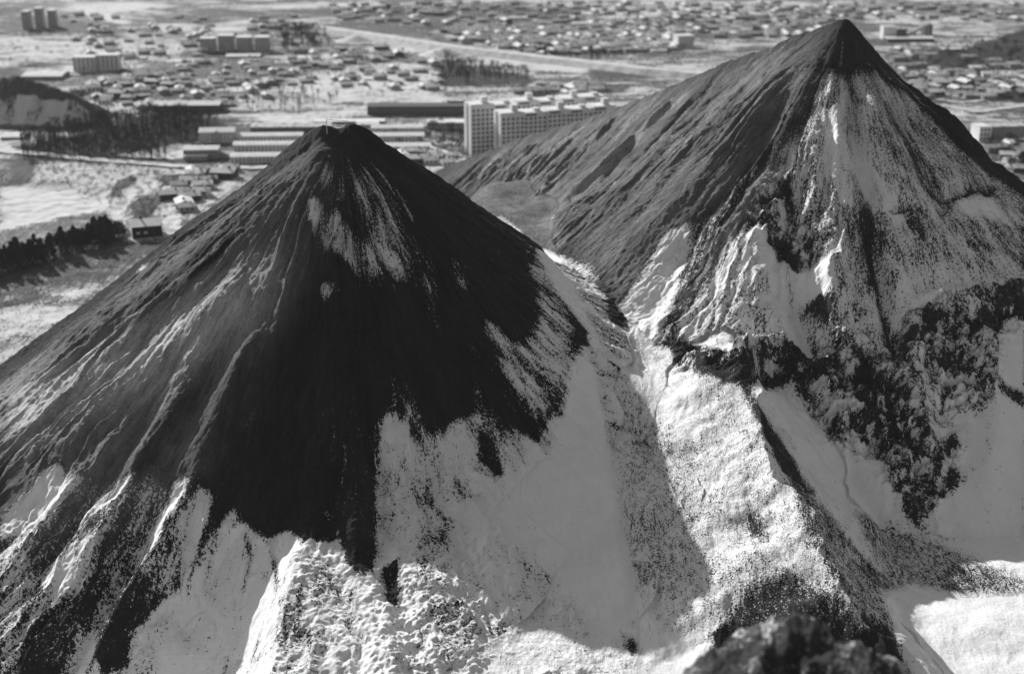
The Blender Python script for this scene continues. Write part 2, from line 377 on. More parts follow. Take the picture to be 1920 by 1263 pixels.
for v, p in [(.9, [(110, 872), (132, 890), (120, 940), (90, 980), (60, 1000), (30, 1000), (0, 1012), (0, 975), (50, 930), (80, 890)]),
             (.72, [(235, 898), (244, 920), (225, 960), (210, 1010), (188, 1055), (178, 1030), (200, 960), (220, 920)]),
             (.74, [(340, 893), (352, 910), (345, 935), (330, 960), (310, 1000), (290, 1050), (268, 1085), (243, 1060), (250, 1010), (280, 970), (310, 930)]),
             (.98, [(375, 903), (397, 935), (392, 985), (380, 1010), (365, 1060), (360, 1118), (345, 1100), (348, 1040), (355, 980), (370, 940)]),
             (.82, [(100, 1040), (160, 1015), (188, 1040), (180, 1080), (150, 1115), (110, 1115), (75, 1090)]),
             (.98, [(226, 1062), (222, 1100), (205, 1150), (178, 1200), (165, 1300), (125, 1300), (160, 1190), (190, 1120)]),
             (.42, [(0, 1060), (60, 1080), (100, 1140), (60, 1300), (0, 1300)]), (.5, [(60, 970), (95, 960), (80, 1000), (40, 1090), (20, 1040)]),
             (.7, [(265, 498), (292, 500), (275, 522), (248, 527)]), (.6, [(604, 957), (626, 957), (622, 975), (600, 972)]), (.5, [(280, 880), (300, 870), (270, 960), (250, 960)])]:
    P(v * .9 if v < .95 else v, p, A, 4)
for p in [[(652, 740), (690, 800), (700, 860), (705, 900), (700, 1030), (690, 1065), (660, 1062), (640, 1010), (645, 900)], [(713, 1065), (752, 1035), (750, 1100), (745, 1137), (725, 1120)],
          [(898, 828), (922, 840), (947, 900), (930, 908), (903, 870)], [(180, 1240), (235, 1160), (300, 1112), (330, 1105), (290, 1140), (240, 1185), (240, 1250), (190, 1263)]]:
    P(.0, p, None, 2)
P(.35, [(845, 900), (870, 900), (880, 960), (860, 965)], A, 3)
stroke(S, [(500, 1010), (515, 1060), (520, 1120)], .8, -.6, None); stroke(S, [(455, 985), (470, 1040), (450, 1120)], .6, -.5, None)
# right heap
Rr_ = [2, 0]
P(.57, [(1530, 165), (1570, 140), (1620, 128), (1660, 150), (1705, 195), (1760, 250), (1800, 290), (1850, 325), (1930, 380), (1930, 540), (1860, 560), (1760, 590), (1700, 600), (1690, 690), (1650, 690), (1560, 650), (1500, 660), (1400, 690), (1290, 640), (1150, 650), (1140, 590), (1200, 540), (1250, 470), (1300, 410), (1380, 380), (1440, 310), (1500, 240)], Rr_, 6)
P(.42, [(1640, 190), (1720, 230), (1780, 330), (1760, 400), (1690, 330)], Rr_, 8); P(.50, [(1680, 430), (1800, 400), (1900, 440), (1880, 520), (1760, 520)], Rr_, 10)
P(.70, [(1690, 530), (1780, 500), (1900, 520), (1850, 560), (1760, 590), (1700, 590)], Rr_, 6)
P(.86, [(1250, 432), (1298, 410), (1300, 470), (1270, 520), (1240, 580), (1240, 632), (1160, 642), (1140, 600), (1190, 530)], Rr_, 3)
P(.88, [(1545, 222), (1562, 225), (1580, 300), (1582, 350), (1605, 405), (1572, 400), (1550, 330)], Rr_, 3)
P(.84, [(1598, 240), (1640, 320), (1682, 380), (1682, 445), (1642, 400), (1605, 320)], Rr_, 3)
P(.24, [(1300, 420), (1340, 380), (1440, 310), (1490, 250), (1420, 390), (1340, 500), (1280, 600), (1245, 632), (1270, 520)], Rr_, 3)
P(.68, [(1405, 435), (1430, 460), (1470, 540), (1500, 600), (1480, 650), (1400, 690), (1290, 640), (1265, 600), (1340, 530)], Rr_, 3)
P(.97, [(1398, 440), (1420, 428), (1470, 530), (1520, 640), (1520, 670), (1470, 620), (1430, 520)], Rr_, 2)
P(.93, [(1500, 500), (1555, 500), (1562, 585), (1500, 560), (1480, 520)], Rr_, 3); P(.9, [(1790, 380), (1860, 370), (1900, 420), (1820, 410)], Rr_, 3)
P(.45, [(1480, 700), (1560, 640), (1690, 700), (1740, 760), (1860, 720), (1870, 830), (1800, 860), (1760, 920), (1640, 860), (1560, 830)], Rr_, 5)
P(.86, [(1400, 722), (1490, 722), (1560, 830), (1680, 870), (1700, 960), (1740, 1000), (1800, 1085), (1650, 1100), (1560, 1000), (1480, 850)], Rr_, 4)
P(.97, [(1430, 740), (1500, 750), (1570, 850), (1640, 870), (1690, 980), (1640, 1000), (1560, 930)], Rr_, 4)
P(.98, [(1870, 620), (1930, 590), (1930, 1080), (1860, 1040), (1800, 1010), (1740, 1010), (1725, 970), (1800, 900), (1850, 860), (1870, 700)], Rr_, 4)
P(.95, [(1740, 800), (1800, 760), (1860, 780), (1860, 870), (1800, 900), (1780, 850)], Rr_, 4)
P(.42, [(1470, 880), (1560, 960), (1640, 1060), (1700, 1095), (1660, 1180), (1600, 1140), (1540, 1080), (1500, 1000)], Rr_, 5)
P(.50, [(1600, 960), (1700, 990), (1800, 1035), (1930, 1085), (1930, 1115), (1700, 1110), (1640, 1060)], Rr_, 6)
P(.95, [(1655, 1110), (1720, 1095), (1800, 1120), (1930, 1110), (1930, 1320), (1730, 1320), (1680, 1200)], None, 4)
P(.70, [(1060, 480), (1140, 600), (1280, 690), (1390, 725), (1480, 900), (1520, 1020), (1640, 1185), (1450, 1110), (1340, 1190), (1205, 1240), (1195, 1080), (1155, 900), (1112, 645), (1045, 480)], None, 2)
P(.58, [(1180, 740), (1240, 820), (1300, 960), (1310, 1080), (1230, 1130), (1190, 940)], None, 8)
P(.88, [(1150, 650), (1290, 690), (1340, 800), (1300, 830), (1220, 760)], None, 6)
P(.25, [(1400, 950), (1430, 960), (1440, 1010), (1405, 1000)], None, 3); P(.62, [(1060, 480), (1110, 500), (1150, 590), (1120, 620), (1080, 560)], None, 4)
P(.93, [(1005, 470), (1035, 478), (1078, 540), (1130, 650), (1150, 700), (1120, 690), (1095, 625), (1050, 560)], None, 2)
P(-.1, [(925, 385), (1020, 395), (1070, 450), (1050, 480), (1000, 455)], None, 2)
P(.93, [(1195, 1130), (1240, 1180), (1340, 1200), (1320, 1320), (1190, 1320)], None, 3)
for v, p in [(.08, [(1380, 402), (1440, 372), (1480, 335), (1492, 420), (1482, 465), (1532, 455), (1525, 475), (1500, 492), (1460, 492), (1430, 440), (1395, 425)]),
             (.5, [(1400, 405), (1430, 400), (1425, 425), (1400, 420)]), (.5, [(1440, 400), (1475, 390), (1478, 440), (1455, 430)]),
             (0, [(1500, 565), (1540, 568), (1562, 590), (1552, 622), (1530, 590)]), (.05, [(1610, 388), (1632, 408), (1640, 500), (1660, 560), (1678, 620), (1688, 690), (1674, 690), (1655, 600), (1628, 500)]),
             (.14, [(1280, 648), (1330, 660), (1382, 665), (1372, 682), (1310, 697), (1278, 685)]), (.14, [(1400, 712), (1440, 672), (1470, 648), (1505, 672), (1492, 692), (1440, 712), (1408, 726)]),
             (.15, [(1535, 690), (1570, 652), (1610, 665), (1650, 700), (1685, 720), (1700, 780), (1735, 800), (1755, 845), (1790, 800), (1800, 830), (1770, 870), (1740, 915), (1695, 900), (1700, 870), (1640, 852), (1560, 832), (1570, 800), (1550, 770), (1500, 740), (1485, 712)]),
             (.48, [(1540, 742), (1615, 750), (1640, 780), (1560, 795)]), (.5, [(1570, 810), (1640, 800), (1650, 830), (1590, 835)]),
             (.38, [(1710, 640), (1790, 625), (1870, 600), (1866, 720), (1800, 752), (1745, 765), (1705, 700)]),
             (.16, [(1712, 598), (1800, 575), (1860, 556), (1930, 532), (1930, 578), (1860, 600), (1830, 632), (1780, 645), (1760, 625)]), (.1, [(1860, 720), (1920, 735), (1925, 765), (1880, 750)]),
             (.1, [(1735, 345), (1800, 362), (1870, 350), (1860, 365), (1800, 372), (1740, 360)]), (.35, [(1640, 830), (1780, 900), (1750, 960), (1720, 970), (1660, 900)]),
             (.08, [(1640, 400), (1700, 403), (1750, 410), (1700, 410)])]:
    P(v, p, Rr_, 2)
# ruggedness: outcrops broken by ledges
for v, p in [(1, [(1380, 402), (1480, 335), (1492, 420), (1532, 460), (1500, 492), (1430, 440)]), (1, [(1485, 712), (1570, 652), (1690, 700), (1755, 845), (1740, 915), (1640, 860), (1560, 832), (1550, 770)]),
             (1, [(1690, 598), (1800, 575), (1930, 532), (1930, 600), (1870, 640), (1866, 740), (1745, 785), (1705, 720)]), (1, [(1278, 648), (1382, 665), (1500, 650), (1505, 690), (1408, 726), (1372, 692), (1278, 692)]),
             (.8, [(1700, 850), (1800, 830), (1750, 970), (1640, 900)])]:
    paint(RG, p, v, [0, 2], 6)
paint(LM, [(690, 1060), (770, 1050), (880, 980), (960, 1000), (1020, 1050), (1090, 1110), (1120, 1200), (1200, 1300), (620, 1300), (700, 1180)], 1, None, 10)
paint(LM, [(705, 800), (830, 815), (1000, 850), (900, 960), (780, 1060), (705, 1040)], .55, None, 10)
paint(SM, [(1092, 655), (1130, 700), (1150, 800), (1165, 945), (1195, 1080), (1195, 1200), (1110, 1180), (1000, 1040), (930, 960), (1030, 850), (1060, 760)], 1, None, 8)
paint(SM, [(400, 1010), (540, 1060), (520, 1150), (470, 1300), (250, 1300), (290, 1140)], .55, None, 8)
paint(SM, [(1870, 620), (1930, 590), (1930, 1060), (1800, 1000), (1740, 990), (1800, 880)], 1, None, 8)
paint(SM, [(1430, 740), (1500, 750), (1570, 850), (1690, 980), (1600, 960)], .8, None, 8)
paint(SM, [(940, 395), (1020, 398), (1060, 450), (1000, 450)], 1, None, 4)
# tone: sunlight painted into the flanks as paler rock, shaded faces held coal black
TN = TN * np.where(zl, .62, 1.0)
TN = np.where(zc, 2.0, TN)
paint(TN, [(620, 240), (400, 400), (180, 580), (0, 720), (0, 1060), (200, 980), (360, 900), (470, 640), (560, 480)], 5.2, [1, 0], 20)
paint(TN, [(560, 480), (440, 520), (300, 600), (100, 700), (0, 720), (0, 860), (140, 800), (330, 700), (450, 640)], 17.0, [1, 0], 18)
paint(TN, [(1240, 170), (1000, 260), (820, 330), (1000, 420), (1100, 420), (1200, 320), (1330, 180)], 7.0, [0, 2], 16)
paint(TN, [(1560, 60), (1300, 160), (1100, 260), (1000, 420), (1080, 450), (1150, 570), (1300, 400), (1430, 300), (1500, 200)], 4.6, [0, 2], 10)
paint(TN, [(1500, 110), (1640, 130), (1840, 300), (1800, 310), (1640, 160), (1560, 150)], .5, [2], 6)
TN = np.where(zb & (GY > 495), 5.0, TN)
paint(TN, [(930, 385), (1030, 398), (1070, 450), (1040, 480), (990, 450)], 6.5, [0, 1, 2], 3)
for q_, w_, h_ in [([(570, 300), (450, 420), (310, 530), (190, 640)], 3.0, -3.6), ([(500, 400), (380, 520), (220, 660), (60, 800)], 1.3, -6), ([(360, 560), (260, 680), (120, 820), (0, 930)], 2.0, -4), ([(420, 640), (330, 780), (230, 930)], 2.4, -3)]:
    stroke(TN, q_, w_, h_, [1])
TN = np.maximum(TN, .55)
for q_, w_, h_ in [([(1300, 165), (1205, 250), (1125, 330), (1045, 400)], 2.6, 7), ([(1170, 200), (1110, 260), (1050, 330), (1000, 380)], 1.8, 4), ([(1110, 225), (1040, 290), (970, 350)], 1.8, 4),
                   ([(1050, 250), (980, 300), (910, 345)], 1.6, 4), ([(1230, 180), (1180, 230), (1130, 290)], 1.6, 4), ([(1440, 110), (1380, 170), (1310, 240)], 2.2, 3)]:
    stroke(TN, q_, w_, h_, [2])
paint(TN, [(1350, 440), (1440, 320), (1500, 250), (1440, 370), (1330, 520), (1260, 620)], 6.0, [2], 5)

# ---- procedural relief
near = ss(6, 40, np.where(zl, rl, np.where(zr_, np.where(flank, dR1 + 14, rr), 40)))
def rid(n): return 1 - np.abs(2 * n - 1)
big = (rid(fbm(fu / 13, fv / np.where(flank, 170, 90), 2, 31)) - .6) * np.where(flank, 1.3, 2.4)
mid = (rid(fbm(fu / 4.2, fv / 60 + fu / 60, 3, 37)) - .6) * 1.7 + (rid(fbm(fu / 1.9, fv / 30, 2, 39)) - .6) * .85
fin = (fbm(fu / 1.7, fv / 14, 3, 41) - .5) * .9
loose = fbm(GX / 40, GY / 40, 2, 77)
rough = np.where(zb, .07, np.where(spz, .13, 1.0)); rough = blur(blur(rough.astype(np.float32), 6, 0), 6, 1) * (1 - .78 * SM)
gul = np.where(flank, 1.5, np.where(zl, 1.1, 1.15))
D = D + rough * near * gul * (big * .8 + mid * 1.5 * ss(.35, .65, loose) + fin * 1.5 * (.35 + .65 * ss(.3, .7, fbm(GX / 25, GY / 25, 2, 83))))
clod = (fbm(GX / 2.2, GY / 2.2, 3, 51) - .5) * 1.0 + (fbm(GX / .8, GY / .8, 2, 55) - .5) * .42
D = D + clod * (.08 + .92 * rough) * (1 - .72 * SM)
ledge = fbm(GX / 9 + fw / 6, GY / 3.5 + H / 3, 4, 61)
D = D + RG * ((rid(ledge) - .6) * 8.0 + (fbm(GX / 2.5, H / 1.6 + GY / 3, 3, 67) - .5) * 4.0)
wv = (fbm(GX / 9, GY / 9, 3, 64) - .5) * 9
ledg2 = .7 * fbm(GX / 6 + fw / 4, GY / 4.5 + H / 3 + wv, 5, 63, .6) + .3 * fbm(GX / 1.8, GY / 1.2 + H / 1.5, 2, 66)
S = S + RG * (S < .8) * ((ledg2 - .5) * 2.6 + .13)
isoz = RG > .45
FL[..., 0] = np.where(isoz, GX * .5, FL[..., 0]); FL[..., 1] = np.where(isoz, GY * 3.5, FL[..., 1])
LM = LM * (.25 + .75 * ss(.40, .58, fbm(GX / 13, GY / 13, 3, 70)))
l1 = fbm(GX / 4.2, GY / 3.6, 4, 71)
D = D + LM * (ss(.42, .62, l1) * .55 + (fbm(GX / .75, GY / .75, 2, 73) - .5) * 1.0 * (.3 + .7 * ss(.42, .55, l1)))
D = np.where(zc, (fbm(GX / 6, GY / 6, 4, 79) - .5) * 7 + (fbm(GX / 1.6, GY / 1.6, 2, 80) - .5) * 2.4, D)
D = D + np.where(spz, (fbm(GX / 11, GY / 11, 3, 89) - .5) * 3.2, 0)
D = np.where(zb & (GY > 495), D * .15, D)
lim = ss(0, 9, np.minimum(rl, rr))
H = H + D * (.25 + .75 * lim)
# snow lies thinner on the crumbled bits and thicker in the hollows
TN = TN * (.45 + .75 * fbm(fu / 2.6, fv / 34, 3, 95) + .45 * fbm(fu / 12, fv / 30, 3, 96))
S = np.where((S < -.05) & (zl | zr_), S + .27 * ss(.55, .72, fbm(fu / 8, fv / 26, 3, 97)), S)
S = np.clip(S + (S > .1) * (S < .9) * np.where(zr_ & ~spz, .6, np.where(spz | zb, .4, 1.0)) * ((fbm(fu / 5, fv / 26, 3, 91) - .5) * .8 + (fbm(fu / 1.6, fv / 8, 3, 93) - .5) * .7), -.3, 1)
P(.22, [(1380, 1120), (1470, 1080), (1560, 1110), (1640, 1190), (1500, 1180), (1360, 1200)], None, 6)

S = np.where(zc, .24 + (fbm(GX / 3.5, GY / 3.5, 3, 85) - .5) * 1.3, S)
# past the right edge of the picture the same ground carries on
for j in range(NY):
    e = int(np.searchsorted(U, np.interp(Y[j], [250, 300, 380, 470], [.437, .425, .390, .372]))); n_ = NU - e
    for arr in (S, TN): arr[e:, j] = arr[e - n_:e, j][::-1]
# ------------------------------------------------------------------ materials
def nodes(name):
    m = bpy.data.materials.new(name); m.use_nodes = True
    nt = m.node_tree; b = nt.nodes['Principled BSDF']; b.inputs['Roughness'].default_value = .95
    try: b.inputs['Specular IOR Level'].default_value = .15
    except Exception: pass
    return m, nt.nodes, nt.links, b
def heap_mat(name, rock, snow=.80, flow=True):
    m, N, L, b = nodes(name)
    def new(t, **k):
        n = N.new(t)
        for a, v in k.items(): setattr(n, a, v)
        return n
    def math_(op, x, y=None, z=None, clamp=False):
        n = new('ShaderNodeMath', operation=op, use_clamp=clamp)
        for i, v in enumerate((x, y, z)):
            if v is None: continue
            if isinstance(v, (int, float)): n.inputs[i].default_value = v
            else: L.new(v, n.inputs[i])
        return n.outputs[0]
    def noise(vec, sc, det=3, rough=.55, dist=0):
        n = new('ShaderNodeTexNoise'); n.inputs['Scale'].default_value = sc; n.inputs['Detail'].default_value = det
        n.inputs['Roughness'].default_value = rough; n.inputs['Distortion'].default_value = dist; L.new(vec, n.inputs['Vector']); return n.outputs['Fac']
    geo = new('ShaderNodeNewGeometry').outputs['Position']
    aS = new('ShaderNodeAttribute', attribute_name='snow').outputs['Fac']
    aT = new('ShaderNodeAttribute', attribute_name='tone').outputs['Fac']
    fl = new('ShaderNodeAttribute', attribute_name='flow').outputs['Vector']
    mp = new('ShaderNodeMapping'); L.new(fl, mp.inputs[0]); mp.inputs['Scale'].default_value = (1.0, .16, 1)
    streak = noise(mp.outputs[0], 1.1, 4, .65)
    mp2 = new('ShaderNodeMapping'); L.new(fl, mp2.inputs[0]); mp2.inputs['Scale'].default_value = (1.0, .45, 1)
    speck = noise(mp2.outputs[0], 2.7, 3, .7)
    grain = noise(geo, 2.4, 3, .75)
    t = math_('ADD', math_('MULTIPLY', streak, .9), math_('ADD', math_('MULTIPLY', speck, 1.3), math_('MULTIPLY', grain, 1.1)))
    t = math_('SUBTRACT', t, 1.65)                       # about -0.35 .. 0.35
    k = math_('ADD', math_('MULTIPLY', math_('SUBTRACT', aS, .5), 1.0), math_('MULTIPLY', t, 1.4))
    mask = math_('SMOOTHSTEP', -.035, .035, k) if False else None
    mr = new('ShaderNodeMapRange', interpolation_type='SMOOTHSTEP'); L.new(k, mr.inputs[0])
    mr.inputs[1].default_value = -.09; mr.inputs[2].default_value = .08
    mask = mr.outputs[0]
    # rock
    dark = noise(fl, .12, 4, .6); fine = noise(geo, 1.6, 3, .7)
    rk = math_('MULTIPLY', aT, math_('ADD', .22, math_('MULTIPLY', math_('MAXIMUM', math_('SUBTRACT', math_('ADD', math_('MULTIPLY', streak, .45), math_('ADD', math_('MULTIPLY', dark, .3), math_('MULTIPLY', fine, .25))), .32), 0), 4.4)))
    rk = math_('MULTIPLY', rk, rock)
    sn = math_('SUBTRACT', snow + .06, math_('MULTIPLY', math_('ADD', noise(geo, .2, 5, .7), noise(mp.outputs[0], .5, 4, .65)), .13))
    mix = new('ShaderNodeMix', data_type='FLOAT'); L.new(mask, mix.inputs[0]); L.new(rk, mix.inputs[2]); L.new(sn, mix.inputs[3])
    L.new(mix.outputs[0], b.inputs['Base Color'])
    # relief
    h1 = math_('ADD', math_('ADD', math_('MULTIPLY', noise(geo, 1.1, 5, .65), .75), math_('MULTIPLY', noise(geo, 3.2, 2, .6), .16)), math_('MULTIPLY', noise(mp.outputs[0], 1.6, 4, .65), .9))
    rel = math_('SUBTRACT', 1.9, math_('MULTIPLY', math_('MAXIMUM', aS, 0), 1.78))
    hh = math_('ADD', math_('MULTIPLY', h1, rel), math_('MULTIPLY', mask, .10))
    bp = new('ShaderNodeBump'); bp.inputs['Strength'].default_value = .9; bp.inputs['Distance'].default_value = 1.0
    L.new(hh, bp.inputs['Height']); L.new(bp.outputs[0], b.inputs['Normal'])
    return m
def mesh_from_grid(name, X, Yy, Z, fmask, attrs, mat):
    nu, ny = X.shape
    idx = np.arange(nu * ny).reshape(nu, ny)
    q = np.stack([idx[:-1, :-1], idx[1:, :-1], idx[1:, 1:], idx[:-1, 1:]], -1)
    q = q[fmask] if fmask is not None else q.reshape(-1, 4)
    used = np.zeros(nu * ny, bool); used[q.ravel()] = True
    remap = np.cumsum(used) - 1
    co = np.stack([X.ravel()[used], Yy.ravel()[used], Z.ravel()[used]], -1).astype(np.float32)
    q = remap[q].astype(np.int32)
    me = bpy.data.meshes.new(name)
    me.vertices.add(len(co)); me.vertices.foreach_set('co', co.ravel())
    me.loops.add(q.size); me.loops.foreach_set('vertex_index', q.ravel())
    me.polygons.add(len(q)); me.polygons.foreach_set('loop_start', np.arange(0, q.size, 4, dtype=np.int32))
    me.update(calc_edges=True)
    me.shade_smooth()
    for k, a in attrs.items():
        if a.ndim == 2:
            at = me.attributes.new(k, 'FLOAT', 'POINT'); at.data.foreach_set('value', a.ravel()[used].astype(np.float32))
        else:
            at = me.attributes.new(k, 'FLOAT_VECTOR', 'POINT'); at.data.foreach_set('vector', a.reshape(-1, 3)[used].astype(np.float32).ravel())
    o = bpy.data.objects.new(name, me); COL.objects.link(o); me.materials.append(mat)
    return o
# ------------------------------------------------------------------ heap objects, cut from the one height field
H = np.where(H < -3, -3, H)
face_z = np.maximum.reduce([ZN[:-1, :-1], ZN[1:, 1:]])
top = np.maximum(H[:-1, :-1], H[1:, 1:]) > -2.0
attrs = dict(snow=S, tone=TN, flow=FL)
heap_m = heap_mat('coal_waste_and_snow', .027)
def setp(o, label, cat=None, kind=None, group=None):
    o['label'] = label
    if cat: o['category'] = cat
    if kind: o['kind'] = kind
    if group: o['group'] = group
    return o
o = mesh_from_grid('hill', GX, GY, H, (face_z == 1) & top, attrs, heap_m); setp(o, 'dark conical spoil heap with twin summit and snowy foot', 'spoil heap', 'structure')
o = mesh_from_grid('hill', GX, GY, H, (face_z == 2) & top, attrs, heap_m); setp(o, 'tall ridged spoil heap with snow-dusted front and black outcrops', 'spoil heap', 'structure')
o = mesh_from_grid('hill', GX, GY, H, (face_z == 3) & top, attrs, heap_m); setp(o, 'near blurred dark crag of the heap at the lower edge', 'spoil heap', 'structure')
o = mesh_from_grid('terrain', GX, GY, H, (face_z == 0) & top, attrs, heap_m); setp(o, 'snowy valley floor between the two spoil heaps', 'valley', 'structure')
# ------------------------------------------------------------------ the plain: one ground sheet to the horizon
def ground_y(px, py): return g0(px, py)[1]
gu = np.concatenate([np.linspace(-1.6, -.52, 40, endpoint=False), np.linspace(-.52, .52, 800), np.linspace(.53, 1.6, 40)])
gy = np.concatenate([np.linspace(-1500, 380, 14, endpoint=False), np.linspace(380, 1100, 520, endpoint=False), np.linspace(1100, 2300, 360, endpoint=False), 2300 * (1.16 ** np.arange(0, 19))])
QU, QY = np.meshgrid(gu, gy, indexing='ij')
QX = QU * np.maximum(QY, 380)
nU, nQ = QX.shape
GZ = np.zeros_like(QX); GS = np.full(QX.shape, .40, np.float32); GT = np.ones(QX.shape, np.float32)
def gmask(pts, feather=2):
    q = []
    n = len(pts)
    for i in range(n):
        a, b = pts[i], pts[(i + 1) % n]
        for k in range(3):
            t = k / 3; x, y = g0(a[0] * (1 - t) + b[0] * t, a[1] * (1 - t) + b[1] * t)
            q.append((np.interp(x / y, gu, np.arange(nU)), np.interp(y, gy, np.arange(nQ))))
    qi = np.array(q); i0, j0 = np.floor(qi.min(0)).astype(int) - 2; i1, j1 = np.ceil(qi.max(0)).astype(int) + 3
    i0, j0, i1, j1 = max(i0, 0), max(j0, 0), min(i1, nU), min(j1, nQ)
    I, J = np.meshgrid(np.arange(i0, i1), np.arange(j0, j1), indexing='ij'); ins = np.zeros(I.shape, bool)
    for k in range(len(q)):
        (x1, y1), (x2, y2) = q[k], q[(k + 1) % len(q)]
        if y1 == y2: continue
        ins ^= ((y1 > J) != (y2 > J)) & (I < (x2 - x1) * (J - y1) / (y2 - y1) + x1)
    M = np.zeros(QX.shape, np.float32); M[i0:i1, j0:j1] = ins
    return blur(blur(M, feather, 0), feather, 1)
def GP(v, pts, f=2, arr=None):
    a = GS if arr is None else arr; a += (v - a) * gmask(pts, f)
def gh(x, y):                                # ground height under an object
    i = int(np.clip(np.interp(x / max(y, 1), gu, np.arange(nU)), 0, nU - 1)); j = int(np.clip(np.interp(y, gy, np.arange(nQ)), 0, nQ - 1))
    return float(GZ[i, j])
GS += (fbm(QX / 90, QY / 60, 4, 101) - .5) * .8 + (fbm(QX / 34, QY / 16, 4, 103) - .5) * .9
for v, p in [(.30, [(0, 0), (110, 0), (210, 62), (0, 75)]), (.62, [(0, 70), (330, 72), (350, 100), (210, 118), (0, 110)]), (.28, [(600, 15), (900, 5), (1100, 25), (900, 50), (640, 50)]),
             (.25, [(1160, 38), (1400, 40), (1350, 56), (1170, 55)]), (.22, [(1440, 18), (1600, 12), (1640, 52), (1490, 52)]), (.55, [(820, 55), (1250, 60), (1270, 95), (1000, 105), (830, 72)]),
             (.35, [(1030, 90), (1200, 86), (1290, 100), (1220, 140), (1050, 112)]), (.2, [(130, 140), (370, 118), (540, 120), (520, 165), (360, 180), (200, 190)]), (.5, [(220, 105), (330, 100), (430, 110), (350, 128)]),
             (.96, [(370, 150), (482, 152), (452, 173), (400, 168)]), (.80, [(520, 165), (600, 135), (700, 118), (790, 122), (850, 150), (830, 176), (770, 190), (690, 192), (560, 196)]), (.62, [(440, 180), (520, 162), (640, 195), (620, 214), (470, 215)]),
             (.98, [(470, 214), (640, 208), (590, 228), (520, 240)]), (.96, [(745, 192), (768, 177), (832, 178), (836, 193)]), (.8, [(215, 105), (330, 95), (332, 108), (220, 117)]), (.85, [(290, 50), (362, 38), (362, 57), (300, 62)]),
             (.9, [(385, 45), (470, 35), (472, 58), (400, 62)]), (.98, [(158, 18), (185, 24), (245, 42), (236, 47), (170, 36)]), (.9, [(980, 106), (1112, 120), (1100, 139), (1010, 131), (900, 116)]), (.65, [(600, 58), (800, 78), (960, 112), (760, 100)]),
             (.05, [(828, 114), (880, 130), (985, 141), (1000, 153), (828, 160)]), (.06, [(1000, 160), (1190, 158), (1160, 174), (1010, 174)]), (.12, [(1110, 120), (1190, 140), (1120, 145)]), (.12, [(1730, 108), (1820, 88), (1930, 55), (1930, 112), (1860, 132), (1760, 122)]),
             (.15, [(1740, 120), (1850, 130), (1860, 150), (1760, 150)]), (.42, [(1660, 150), (1930, 150), (1930, 185), (1700, 185)]), (.3, [(1660, 100), (1740, 100), (1740, 150), (1690, 150)]),
             (-.25, [(40, 300), (36, 262), (130, 236), (330, 214), (420, 225), (380, 264), (290, 285), (345, 302), (200, 300)]), (.85, [(205, 292), (330, 268), (365, 272), (330, 300)]), (.9, [(0, 252), (120, 248), (120, 262), (0, 270)]),
             (.72, [(70, 300), (340, 318), (450, 330), (440, 350), (300, 440), (200, 380), (60, 342)]), (.35, [(290, 322), (420, 330), (340, 400), (260, 420), (230, 400)]), (.95, [(0, 340), (60, 336), (205, 362), (195, 384), (100, 402), (0, 420)]), (.06, [(34, 288), (70, 291), (48, 334), (22, 326)]),
             (.17, [(-20, 480), (-20, 425), (100, 400), (190, 385), (212, 405), (190, 428), (100, 452), (30, 485)]), (.92, [(310, 398), (342, 402), (338, 432), (306, 432)]), (.75, [(290, 430), (340, 430), (330, 445), (240, 450)]),
             (.95, [(198, 382), (290, 328), (302, 344), (215, 396)]), (.0, [(245, 412), (332, 334), (338, 340), (256, 424)]), (.95, [(288, 400), (328, 346), (346, 350), (306, 412)]), (.0, [(348, 350), (356, 350), (344, 425), (338, 425)]), (.0, [(205, 366), (214, 352), (250, 330), (256, 334), (222, 362)]), (.0, [(372, 330), (420, 334), (400, 350), (370, 344)]),
             (.22, [(-20, 540), (120, 470), (300, 445), (330, 440), (150, 580), (-20, 660)]), (.78, [(-20, 590), (130, 540), (180, 550), (100, 610), (-20, 650)]), (.12, [(-20, 500), (100, 455), (240, 425), (240, 455), (100, 495), (-20, 545)])]:
    GP(v if v > .16 else v - .4, p)
GP(-3, [(-60, 335), (60, 332), (205, 360), (240, 395), (230, 425), (100, 470), (-60, 500)], 4, GZ)      # frozen pond lies in a pit
GP(.4, [(1650, 100), (1820, 80), (1930, 50), (1930, 200), (1760, 180), (1700, 150)], 2, GT)
GP(.35, [(40, 300), (36, 262), (130, 236), (330, 214), (420, 225), (380, 264), (290, 285), (345, 302), (200, 300)], 2, GT)
GP(1.8, [(-20, 480), (-20, 425), (100, 400), (190, 385), (212, 405), (190, 428), (100, 452), (30, 485)], 2, GT)
GS += (fbm(QX / 50, QY / 22, 4, 105) - .5) * .6 + (fbm(QX / 12, QY / 7, 3, 106) - .5) * .7
# field strips on the far plain
strip = vn(QX / 160 + 3, QY / 70, 111); GS += ss(1250, 1500, QY) * (strip - .5) * .6
GT = GT * (.55 + 1.0 * fbm(QX / 70, QY / 70, 3, 107)) * 1.1
